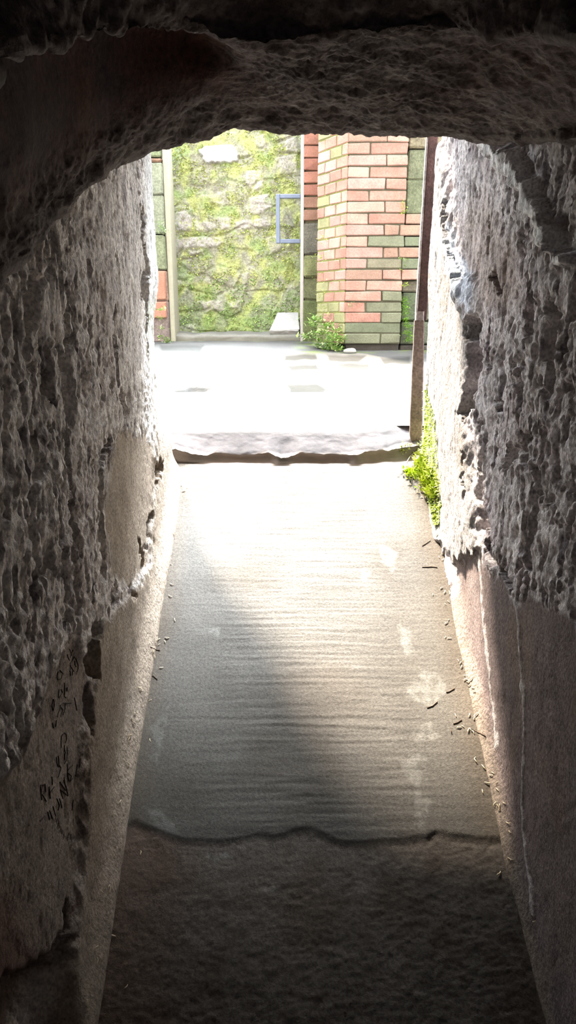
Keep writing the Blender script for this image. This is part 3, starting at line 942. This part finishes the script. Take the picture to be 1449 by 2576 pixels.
# ------------------------------------------------------------------ left pillar of blocks
LPY = 4.36
lp = empty('block_pillar', (-.80, LPY, yard_z(LPY)), label='pillar of green stained blocks with two reddish lower ones at left of the courtyard', cat='pillar')
linv = Matrix.Translation((.80, -LPY, -yard_z(LPY)))
mb = MB()
rows_ = [(852, 757, (150, 134, 128)), (757, 678, (168, 140, 124)), (678, 590, (142, 148, 118)), (590, 490, (150, 154, 132)), (490, 408, (152, 156, 134)), (408, 396, (150, 120, 100)), (396, 330, (140, 150, 116)), (330, 200, (150, 150, 124))]
for (ya, yb, cc) in rows_:
    za, zb_ = float(at_y(415, ya, LPY)[2]), float(at_y(415, yb, LPY)[2])
    if ya == 852: za = yard_z(LPY) - .01
    mb.box((-1.02, LPY + random.uniform(-.004, .006), za + .003), (-.735 + random.uniform(-.004, .004), LPY + .16, zb_ - .003), S(*cc), jit=.004, bev=.008)
o = mb.build('blocks', M_MOSSWALL, parent=lp); o.matrix_parent_inverse = linv
mb = MB()
mb.box((-.737, LPY + .03, yard_z(LPY) - .02), (-.702, LPY + .2, CAMZ + 1.4), S(132, 129, 114), jit=.004, bev=.008)
o = mb.build('plaster_edge', M_PAVE, parent=lp); o.matrix_parent_inverse = linv
mb = MB()
z1 = float(at_y(415, 757, LPY)[2]); z2 = float(at_y(415, 800, LPY)[2])
mb.box((-.94, LPY - .008, z2), (-.745, LPY + .02, z1 - .004), S(196, 138, 118), jit=.004, bev=.006)
mb.box((-.82, LPY - .007, z1 + .01), (-.742, LPY + .02, float(at_y(415, 684, LPY)[2])), S(190, 138, 116), jit=.006, bev=.006)
o = mb.build('red_facing', M_BRICK, parent=lp); o.matrix_parent_inverse = linv

# ------------------------------------------------------------------ grey metal frame
fr = empty('metal_frame', (.0, 4.56, CAMZ), label='grey blue metal tube frame sticking out in front of the mossy wall', cat='frame')
finv = Matrix.Translation((0, -4.56, -CAMZ))
FY = 4.56
p1 = Vector([float(v) for v in at_y(699, 494, FY)]); p2 = Vector([float(v) for v in at_y(703, 607, FY)])
p2.x = p1.x
def tubebox(a, b, w, name):
    mb = MB()
    lo = [min(a[i], b[i]) - w for i in range(3)]; hi = [max(a[i], b[i]) + w for i in range(3)]
    mb.box(lo, hi, S(84, 92, 108), bev=.003)
    o = mb.build(name, M_PAINT, parent=fr); o.matrix_parent_inverse = finv
w = .0125
tubebox(p1, p2, w, 'upright')
tubebox(p1 + Vector((2 * w, 0, 0)), Vector((.064, FY, p1.z)), w * .98, 'rail')
tubebox(p2 + Vector((2 * w, 0, 0)), Vector((.064, FY, p2.z)), w * .98, 'rail')

# ------------------------------------------------------------------ sloping stone block on the kerb
def pw(px, py, Y): return [float(v) for v in at_y(px, py, Y)]
zk = yard_z(4.42) + .038
a0, a1 = pw(679, 826, 4.44), pw(752, 824, 4.44)
b0, b1 = pw(700, 787, 4.66), pw(750, 786, 4.66)
g = []
nu, nv = 40, 24
U = np.linspace(0, 1, nu); 
rowsP = [np.array([[a0[0] + (a1[0] - a0[0]) * u, 4.44 + .012, zk - .004] for u in U]),
         np.array([[a0[0] - .004 + (a1[0] - a0[0]) * u, 4.432, zk + .02] for u in U]),
         np.array([[a0[0] + (a1[0] - a0[0]) * u, 4.436, a0[2] - .006] for u in U]),
         np.array([[a0[0] + .003 + (a1[0] - a0[0]) * u, 4.446, a0[2]] for u in U]),
         np.array([[(a0[0] + b0[0]) / 2 + ((a1[0] + b1[0]) / 2 - (a0[0] + b0[0]) / 2) * u, 4.55, (a0[2] + b0[2]) / 2] for u in U]),
         np.array([[b0[0] + (b1[0] - b0[0]) * u, 4.66, b0[2]] for u in U]),
         np.array([[b0[0] + (b1[0] - b0[0]) * u, 4.67, zk - .004] for u in U])]
Pb = cr(np.array(rowsP), [8, 8, 4, 12, 12, 6])
tt = np.arange(Pb.shape[0])[:, None] + 0 * U[None]
Pb[..., 1] += .006 * fbm(Pb[..., 0] * 30, Pb[..., 2] * 60, 1, 3, 950) * sstep(21, 15, tt)
Pb[..., 2] += .003 * fbm(Pb[..., 0] * 20, Pb[..., 1] * 20, 2, 3, 951)
nr, nc = Pb.shape[:2]
Fs = list(map(tuple, grid_faces(nr, nc)))
Vb = list(Pb.reshape(-1, 3))
left = [i * nc for i in range(nr)]; right = [i * nc + nc - 1 for i in range(nr)]
mb = MB()
mb.add(Vb, Fs + [tuple(left), tuple(right[::-1])], S(134, 132, 129))
blk = mb.build('stone_block', M_PAVE, label='pale stone block with sloping top at the foot of the mossy wall', cat='block')
mb = MB()

# ------------------------------------------------------------------ iron door stile at the right jamb
ip = empty('iron_post', (.385, 2.075, CAMZ - .39), label='rusty flat iron post standing against the right edge of the doorway', cat='post')
iinv = Matrix.Translation((-.385, -2.075, -(CAMZ - .39)))
def iron(lo_l, lo_r, hi_l, hi_r, ya, yb, za, zb_, name, c, n=40, tip=False):
    zs = np.linspace(za, zb_, n)
    V, Fq = [], []
    for i, z in enumerate(zs):
        t = i / (n - 1)
        l = lo_l + (hi_l - lo_l) * t; r_ = lo_r + (hi_r - lo_r) * t
        if tip:
            k = min(1, (z - za) / .05); k = math.sqrt(max(k, .03)); m_ = l + (r_ - l) * .6
            l = m_ + (l - m_) * k; r_ = m_ + (r_ - m_) * k
        l += .0012 * perlin(z * 25, 0, 0, 960); 
        V += [(l, ya + .002, z), (l + .003, ya, z), (r_ - .003, ya + .001 * float(perlin(z * 60, 1, 0, 961)), z), (r_, ya + .002, z), (r_, yb, z), (l, yb, z)]
    for i in range(n - 1):
        for k in range(6):
            Fq.append((i * 6 + k, i * 6 + (k + 1) % 6, (i + 1) * 6 + (k + 1) % 6, (i + 1) * 6 + k))
    Fq += [tuple(range(6)), tuple((n - 1) * 6 + k for k in range(6))]
    mb = MB(); mb.add(V, Fq, c)
    o = mb.build(name, M_RUST, parent=ip); o.matrix_parent_inverse = iinv
PY_ = 2.075
pz = lambda py, px=1045: float(at_y(px, py, PY_)[2])
pxx = lambda px, py: float(at_y(px, py, PY_)[0])
iron(pxx(1031, 1100), pxx(1064, 1100), pxx(1043, 806), pxx(1068, 806), PY_, PY_ + .012, pz(1133), pz(806), 'shaft', S(150, 128, 118), tip=True)
iron(pxx(1049, 806), pxx(1075, 806), pxx(1079, 325), pxx(1105, 325), PY_ + .004, PY_ + .014, pz(806), pz(270), 'upper_bar', S(104, 78, 74))
iron(pxx(1046, 806), pxx(1066, 806), pxx(1047, 783), pxx(1067, 783), PY_ - .004, PY_ + .02, pz(806), pz(783), 'collar', S(176, 160, 156), n=6)
iron(pxx(1045.5, 806), pxx(1050, 806), pxx(1075.5, 325), pxx(1079, 325), PY_ - .001, PY_ + .016, pz(783), pz(270), 'edge_strip', S(196, 186, 180))

# ------------------------------------------------------------------ small plants
def clump(name, pts, label, cat, n, L, cols, spread, up=.7, kind=None, group=None):
    mb = MB()
    for p in pts:
        p = Vector(p)
        for _ in range(n):
            q = p + Vector((random.gauss(0, spread), random.gauss(0, spread * .5), random.gauss(0, spread * .6)))
            a = random.uniform(0, 2 * math.pi)
            dv = Vector((math.cos(a), math.sin(a) * .6 - .4, random.uniform(-.2, up)))
            l = L * random.uniform(.6, 1.3)
            mb.leaf(q, dv, (0, 0, 1), l, l * random.uniform(.35, .7), S(*random.choice(cols)) * random.uniform(.9, 1.1))
    return mb.build(name, M_LEAF, label=label, cat=cat, kind=kind, group=group)


GL = [(150, 190, 96), (176, 206, 110), (132, 176, 90), (200, 216, 150)]
pts = []
random.seed(3)
for _ in range(36):
    px = random.uniform(765, 858); py = random.uniform(800 + max(0, (px - 800)) * .6, 880 - max(0, 800 - px) * .7)
    Yp = float(np.interp(px, [765, 793, 830, 862], [4.33, 4.12, 4.0, 3.91])) - .03
    pts.append(pw(px, py, Yp))
clump('weed', pts, 'leafy green weeds growing at the corner between the two piers', 'weeds', 22, .026, GL, .02)
pts = [pw(px, py, 4.05) for px, py in ((808, 740), (812, 770), (806, 700), (816, 790), (803, 650), (810, 600))]
clump('creeper', pts, 'pale green creeper climbing the shaded side of the brick pier', 'plant', 22, .016, [(190, 206, 110), (170, 190, 96)], .018)
pts = [pw(px, py, 4.30) for px, py in ((404, 800), (407, 825), (405, 848), (414, 856), (402, 780), (425, 860))]
clump('weed', pts, 'small green weeds at the foot of the stained block pillar', 'weeds', 26, .02, GL, .013)
pts = [pw(px, py, 4.34) for px, py in ((405, 585), (412, 578), (404, 560), (420, 582), (404, 572))]
clump('fern', pts, 'pale small fern sprouting halfway up the block pillar', 'plant', 16, .018, [(170, 200, 140), (190, 214, 160)], .009)
BG = [(150, 212, 40), (136, 200, 44), (170, 222, 60)]
pts = [pw(px, py, 3.965) for px, py in ((1018, 770), (1020, 790), (1022, 815), (1030, 835), (1022, 838), (1034, 845), (1019, 760), (1019, 780), (1021, 803), (1030, 822), (1018, 752), (1036, 856), (1024, 855))]
clump('moss_patch', pts, 'vivid green moss patch low on the wall right of the brick pier', 'moss', 60, .010, BG, .012, up=.5)
pts = [pw(px, py, 3.95) for px, py in ((1015, 512), (1014, 522), (1016, 532), (1012, 538))]
clump('moss_tuft', pts, 'small yellow green moss tuft high at right edge of brick pier', 'moss', 28, .009, [(170, 210, 70), (190, 220, 90)], .009)
pts = [pw(px, py, 3.945) for px, py in ((1008, 650), (1018, 655), (1016, 668), (1012, 680), (1025, 652))]
clump('seedling', pts, 'tiny light green seedling rooted in joint of the brick pier', 'plant', 7, .015, [(180, 214, 100), (150, 196, 90)], .006)
pts = [pw(px, py, 3.945) for px, py in ((1018, 716), (1026, 718), (1014, 720))]
clump('seedling', pts, 'flat yellow green seedling below the others beside brick pier', 'plant', 8, .014, [(184, 210, 90)], .006)
pts = [pw(px, py, 3.94) for px, py in ((884, 768), (890, 762), (878, 775))]
clump('seedling', pts, 'pale sprig growing from lower brick face of the pier', 'plant', 8, .014, [(160, 186, 120), (180, 200, 150)], .008)

# pebble at the foot of the pier
mbp = bmesh.new(); bmesh.ops.create_icosphere(mbp, subdivisions=3, radius=1)
me = bpy.data.meshes.new('pebble')
for v in mbp.verts:
    n_ = v.co.copy(); k = 1 + .18 * float(perlin(n_.x * 1.5, n_.y * 1.5, n_.z * 1.5, 970))
    v.co = Vector((n_.x * .036 * k, n_.y * .024 * k, n_.z * .016 * k))
mbp.to_mesh(me); mbp.free()
ca = me.color_attributes.new('Col', 'FLOAT_COLOR', 'POINT')
ca.data.foreach_set('color', np.tile(np.array([*S(130, 129, 124), 1], np.float32), len(me.vertices)))
me.materials.append(M_PAVE)
me.polygons.foreach_set('use_smooth', np.ones(len(me.polygons), bool))
pb = bpy.data.objects.new('pebble', me)
l_, _n = hit(B_Y, 880, 888)
pb.location = l_ + Vector((0, 0, .010))
link(pb, label='pale pebble on the paving in front of the brick pier', cat='stone')

# ------------------------------------------------------------------ moss on the right jamb
random.seed(9)
mb = MB()
for _ in range(1700):
    t = random.random()
    py = 970 + 350 * t
    lo_ = np.interp(py, [970, 1050, 1100, 1140, 1200, 1260, 1320], [1060, 1062, 1063, 1058, 1062, 1082, 1096])
    hi_ = np.interp(py, [970, 1050, 1100, 1140, 1200, 1260, 1320], [1072, 1095, 1100, 1100, 1106, 1108, 1106])
    px = lo_ + (hi_ - lo_) * random.random() ** 1.6
    loc, nor = hit(B_R, px, py)
    if loc is None or loc.y > 2.2: continue
    dv = nor * .8 + Vector((random.gauss(0, .6), random.gauss(0, .6), random.gauss(-.2, .6)))
    L = random.uniform(.006, .013)
    mb.leaf(loc - nor * .001, dv, (0, 0, 1), L, L * .6, S(*random.choice([(196, 214, 76), (178, 204, 70), (206, 220, 110)])))
mb.build('moss_strip', M_LEAF, kind='stuff', label='yellow green moss on the sunlit right jamb of the doorway', cat='moss')

def tuft(name, pix, label, cat, n, L, W, cols, bvhs, droop=0.0):
    mb = MB()
    for px0, py0, s in pix:
        for _ in range(n):
            px, py = px0 + random.gauss(0, s), py0 + random.gauss(0, s)
            loc = None
            for b in bvhs:
                l1, n1 = hit(b, px, py)
                if l1 is not None and (loc is None or l1.length < loc.length):
                    loc, nor = l1, n1
            if loc is None: continue
            dv = Vector((random.uniform(-1, .4), random.uniform(-.9, .3), random.uniform(-.2, 1) - droop)) + nor * .4
            l = L * random.uniform(.6, 1.3)
            mb.leaf(loc - nor * .001, dv, nor, l, l * W, S(*random.choice(cols)))
    return mb.build(name, M_LEAF, label=label, cat=cat)

YG = [(190, 208, 80), (206, 220, 100), (170, 192, 72), (196, 200, 120)]
tuft('moss_tuft', [(1062, 1165, 9), (1072, 1185, 11), (1080, 1205, 11), (1060, 1190, 9), (1088, 1225, 9), (1078, 1230, 9), (1086, 1240, 7), (1070, 1215, 8)],
     'bushy yellow green fern moss on the ramp corner under the iron post', 'moss', 55, .022, .4, YG, (B_R, B_F, B_S))
tuft('moss_tuft', [(1028, 1188, 6), (1036, 1192, 6), (1040, 1186, 5)], 'small bright moss tuft left of the bushy one on ramp edge', 'moss', 40, .013, .5, [(196, 222, 60), (206, 226, 90)], (B_F, B_S))
tuft('moss_tuft', [(1022, 1128, 6), (1010, 1132, 5), (1058, 1120, 4)], 'thin moss growing round the foot of the iron post', 'moss', 22, .010, .5, [(186, 190, 110), (176, 186, 90)], (B_S, B_F))

# pale twigs by the moss
def twig(name, pix, r, c, label, cat, group, bvhs, lift=.004):
    pts = []
    for px, py in pix:
        best = None
        for b in bvhs:
            l1, n1 = hit(b, px, py)
            if l1 is not None and (best is None or l1.length < best[0].length): best = (l1, n1)
        if best: pts.append(best[0] + best[1] * lift)
    if len(pts) < 2: return None
    mb = MB(); mb.tube(pts, r * .55, c, 6)
    return mb.build(name, M_STRAW, smooth=True, label=label, cat=cat, group=group)

PB = (B_F, B_S, B_R)
twig('twig', [(1052, 1132), (1040, 1142), (1030, 1150), (1022, 1166)], .0022, S(226, 224, 210), 'pale forked root between iron post and bushy moss', 'twig', None, PB)
twig('twig', [(1024, 1180), (1012, 1186), (1000, 1198)], .0022, S(232, 230, 224), 'short white twig left of the small bright moss tuft', 'twig', None, PB)

DARK = S(70, 56, 45)
for pix, lab in (([(1143, 1732), (1130, 1740), (1122, 1742)], 'dark bent twig on the sunlit floor near its lower right corner'),
                 ([(1100, 1765), (1088, 1776), (1074, 1781)], 'dark twig just below the pale floor stain at right'),
                 ([(1161, 1811), (1150, 1818), (1140, 1821)], 'dark twig close to the shadow edge on the right of floor'),
                 ([(1134, 1835), (1136, 1845)], 'short dark stub lying on the shadow edge at right'),
                 ([(1180, 1832), (1200, 1840), (1222, 1852)], 'thin brown stem at right wall on the shadow edge'),
                 ([(1062, 1427), (1085, 1426), (1100, 1428)], 'thin dark stem on the bright floor left of right wall'),
                 ([(1062, 1374), (1074, 1366), (1082, 1360)], 'slanting dark stem highest on the right of bright floor'),
                 ([(378, 1628), (392, 1634), (402, 1636)], 'dark twig at the left wall foot where the shadow starts'),
                 ([(382, 1696), (390, 1704), (396, 1710)], 'brown twig near left wall below the first one')):
    twig('twig', pix, .0016, DARK, lab, 'twig', 'twigs on the ramp', (B_F, B_R, B_L), lift=.001)

# straw bits along both edges of the ramp
def straw_mesh():
    mb = MB()
    n = 7
    pts = [Vector((-.006 + .012 * i / (n - 1), .0012 * math.sin(i * .8), .0008 + .0012 * math.sin(i / (n - 1) * math.pi))) for i in range(n)]
    mb.tube(pts, [.0004, .0008, .001, .001, .001, .0008, .0004], S(206, 188, 154), 6)
    return mb
random.seed(31)
LSTR = [(375, 1618), (392, 1612), (400, 1622), (384, 1640), (398, 1610), (388, 1652), (406, 1680), (352, 1732), (378, 1762), (338, 1794), (332, 1812), (336, 1818), (352, 1856),
        (322, 1858), (326, 1850), (378, 1862), (320, 1921), (300, 2017), (288, 2050), (291, 2086), (354, 2145), (284, 2152), (272, 2230), (255, 2244), (274, 2238), (282, 2355), (240, 2383), (250, 2408),
        (243, 2418), (318, 2482), (218, 2525), (437, 1250), (432, 1300), (436, 1340), (430, 1420), (432, 1470), (428, 1500), (455, 1222), (462, 1236), (470, 1228), (440, 1560), (415, 1615), (420, 1605)]
RSTR = [(1105, 1402), (1114, 1408), (1112, 1394), (1110, 1480), (1118, 1490), (1088, 1496), (1130, 1492), (1120, 1520), (1128, 1514), (1128, 1560), (1122, 1568), (1130, 1606), (1120, 1604),
        (1152, 1662), (1158, 1668), (1160, 1678), (1166, 1660), (1172, 1700), (1176, 1706), (1180, 1712), (1170, 1710), (1186, 1708), (1182, 1724), (1178, 1716), (1190, 1730), (1194, 1740), (1146, 1800),
        (1180, 1800), (1200, 1798), (1192, 1806), (1154, 1830), (1164, 1828), (1178, 1838), (1184, 1836), (1190, 1842), (1194, 1908), (1196, 1914), (1216, 1930), (1240, 1944), (1236, 1950), (1226, 1970), (1250, 1970),
        (1252, 1986), (1214, 1992), (1252, 2026), (1258, 2030), (1246, 2024), (1270, 2020), (1256, 2036), (1280, 2070), (1284, 2092), (1282, 2160), (1288, 2164), (1254, 2198), (1345, 2318), (1110, 1300), (1096, 1260), (1084, 1250),
        (1090, 1330), (1100, 1345), (1030, 1220), (1044, 1228), (1052, 1240), (1060, 1252)]
first = None
for lst, lab, grp in ((LSTR, 'pale dry straw bit lying along the left edge of ramp', 'straw bits along the left wall'),
                      (RSTR, 'pale dry straw bit lying along the right edge of ramp', 'straw bits along the right wall')):
    for px, py in lst:
        best = None
        for b in (B_F, B_R, B_L):
            l1, n1 = hit(b, px, py)
            if l1 is not None and (best is None or (l1 - Vector((0, 0, CAMZ))).length < (best[0] - Vector((0, 0, CAMZ))).length): best = (l1, n1)
        if best is None: continue
        if first is None:
            first = straw_mesh().build('straw', M_STRAW, smooth=True, label=lab, cat='straw', group=grp); o = first
        else:
            o = first.copy(); COL.objects.link(o); o['label'] = lab; o['group'] = grp
        q = best[1].to_track_quat('Z', 'Y').to_matrix() @ Matrix.Rotation(random.uniform(0, 6.28), 3, 'Z')
        o.matrix_world = Matrix.Translation(best[0] + best[1] * .0006) @ q.to_4x4() @ Matrix.Scale(random.uniform(.55, 1.05), 4)

# ------------------------------------------------------------------ scrawled writing on the left wall
def z4(c): return [(60 + x / 6.04, 1580 + y / 6.04) for x, y in c]
def z8(c): return [(x / 3.02, 1350 + y / 3.02) for x, y in c]
STROKES = [z4(s) for s in (
    [(690, 320), (710, 370), (720, 420)], [(745, 330), (715, 390), (700, 440)], [(655, 400), (670, 450), (690, 490)],
    [(760, 435), (800, 490), (820, 560), (820, 620), (805, 665)], [(760, 435), (735, 490), (700, 540)], [(770, 500), (775, 560), (790, 590)], [(700, 560), (715, 610), (690, 660)], [(720, 600), (755, 660)], [(700, 650), (705, 720)], [(735, 650), (730, 720)],
    [(515, 660), (500, 740), (510, 790)], [(545, 640), (590, 690), (560, 770), (525, 780)],
    [(610, 830), (620, 940), (610, 1040), (640, 1060)], [(655, 900), (650, 960)], [(530, 930), (520, 1050), (540, 1060)], [(560, 930), (585, 980), (540, 1040)],
    [(440, 1080), (420, 1180), (440, 1260), (460, 1180), (450, 1080)], [(600, 1140), (715, 1140)], [(625, 1130), (620, 1240), (590, 1320)], [(560, 1170), (530, 1260), (500, 1350)], [(540, 1180), (590, 1240), (555, 1340)],
    [(765, 1060), (785, 1160), (805, 1250)], [(430, 1440), (450, 1520)], [(490, 1400), (480, 1500)],
    [(565, 1820), (560, 1720), (570, 1640), (610, 1590), (645, 1620), (645, 1700), (630, 1740)], [(610, 1780), (615, 1850), (630, 1900)], [(650, 1800), (655, 1900), (645, 2000), (615, 2060)], [(620, 1900), (620, 2000)],
    [(490, 1960), (500, 2060), (520, 2110)], [(520, 1940), (530, 2080), (560, 2120), (540, 2200), (520, 2260)],
    [(655, 2060), (660, 2200), (680, 2320)], [(740, 2080), (690, 2120), (655, 2190), (720, 2250), (700, 2330), (740, 2280)], [(810, 2070), (800, 2160), (780, 2250)], [(855, 1980), (845, 2120)],
    [(545, 2340), (600, 2420), (660, 2500)], [(605, 2270), (620, 2360), (650, 2480)], [(420, 2260), (430, 2380)], [(260, 2500), (270, 2420), (300, 2380)])]
STROKES += [z8(s) for s in (
    [(305, 1900), (315, 2000)], [(305, 1890), (340, 1880), (345, 1940), (315, 1960)], [(320, 1960), (350, 2010)], [(370, 1900), (380, 1990)], [(380, 1940), (410, 1900)],
    [(455, 1920), (515, 1970)], [(480, 1850), (500, 1900), (515, 1965)], [(455, 1920), (475, 1990)],
    [(430, 1990), (450, 2040), (440, 2080)], [(450, 1990), (470, 2060)], [(400, 2050), (420, 2120)], [(360, 2090), (375, 2150)], [(375, 2080), (400, 2150)], [(340, 2120), (300, 2160)], [(555, 2000), (545, 2080)])]
mb = MB()
for st_ in STROKES:
    pts = []
    for (ax, ay), (bx, by) in zip(st_[:-1], st_[1:]):
        for k in range(5):
            l1, n1 = hit(B_L, ax + (bx - ax) * k / 4, ay + (by - ay) * k / 4)
            if l1 is not None: pts.append(l1 + n1 * .0004)
    if len(pts) > 1:
        q = [pts[0]]
        for p in pts[1:]:
            if (p - q[-1]).length > .0008: q.append(p)
        if len(q) > 1: mb.tube(q, .0008, S(44, 35, 29), 5)
mb.build('graffiti', M_INK, parent=W_L, label='dark hand scrawled letters')

# ------------------------------------------------------------------ light
sun_d = bpy.data.lights.new('sun', 'SUN')
SKY, GLOW = 2.1, 150.0                         # hazy sky plus an added bright patch away from the sun, lighting the ramp
sun_d.energy = 10.0
sun_d.angle = math.radians(6.5)
sun_d.color = (1.0, .88, .73)
sun = bpy.data.objects.new('sun', sun_d)
EL, AZ = math.radians(55.3), math.radians(33)
to_sun = Vector((-math.sin(AZ) * math.cos(EL), math.cos(AZ) * math.cos(EL), math.sin(EL)))
sun.rotation_euler = to_sun.to_track_quat('Z', 'Y').to_euler()
sun.location = (-2, 4, 6)
COL.objects.link(sun)
wd = bpy.data.worlds.new('sky'); SC.world = wd
wd.use_nodes = True
nt = wd.node_tree
bg = nt.nodes['Background']
tc = nt.nodes.new('ShaderNodeTexCoord')
dp = nt.nodes.new('ShaderNodeVectorMath'); dp.operation = 'DOT_PRODUCT'
gdir = Vector((math.sin(math.radians(14)) * math.cos(math.radians(67)), math.cos(math.radians(14)) * math.cos(math.radians(67)), math.sin(math.radians(67))))
dp.inputs[1].default_value = gdir
nt.links.new(tc.outputs['Generated'], dp.inputs[0])
mr = nt.nodes.new('ShaderNodeMapRange'); mr.interpolation_type = 'SMOOTHSTEP'
mr.inputs['From Min'].default_value = math.cos(math.radians(15)); mr.inputs['From Max'].default_value = 1.0
mr.inputs['To Min'].default_value = SKY; mr.inputs['To Max'].default_value = SKY + GLOW
nt.links.new(dp.outputs['Value'], mr.inputs['Value'])
bg.inputs['Color'].default_value = (.86, .93, 1.0, 1)
nt.links.new(mr.outputs[0], bg.inputs['Strength'])

SC.view_settings.view_transform = 'Standard'
SC.view_settings.look = 'None'
SC.view_settings.gamma = 1
SC.view_settings.use_curve_mapping = False
SC.view_settings.exposure = 2.5
SC.cycles.max_bounces = 12
SC.cycles.diffuse_bounces = 10
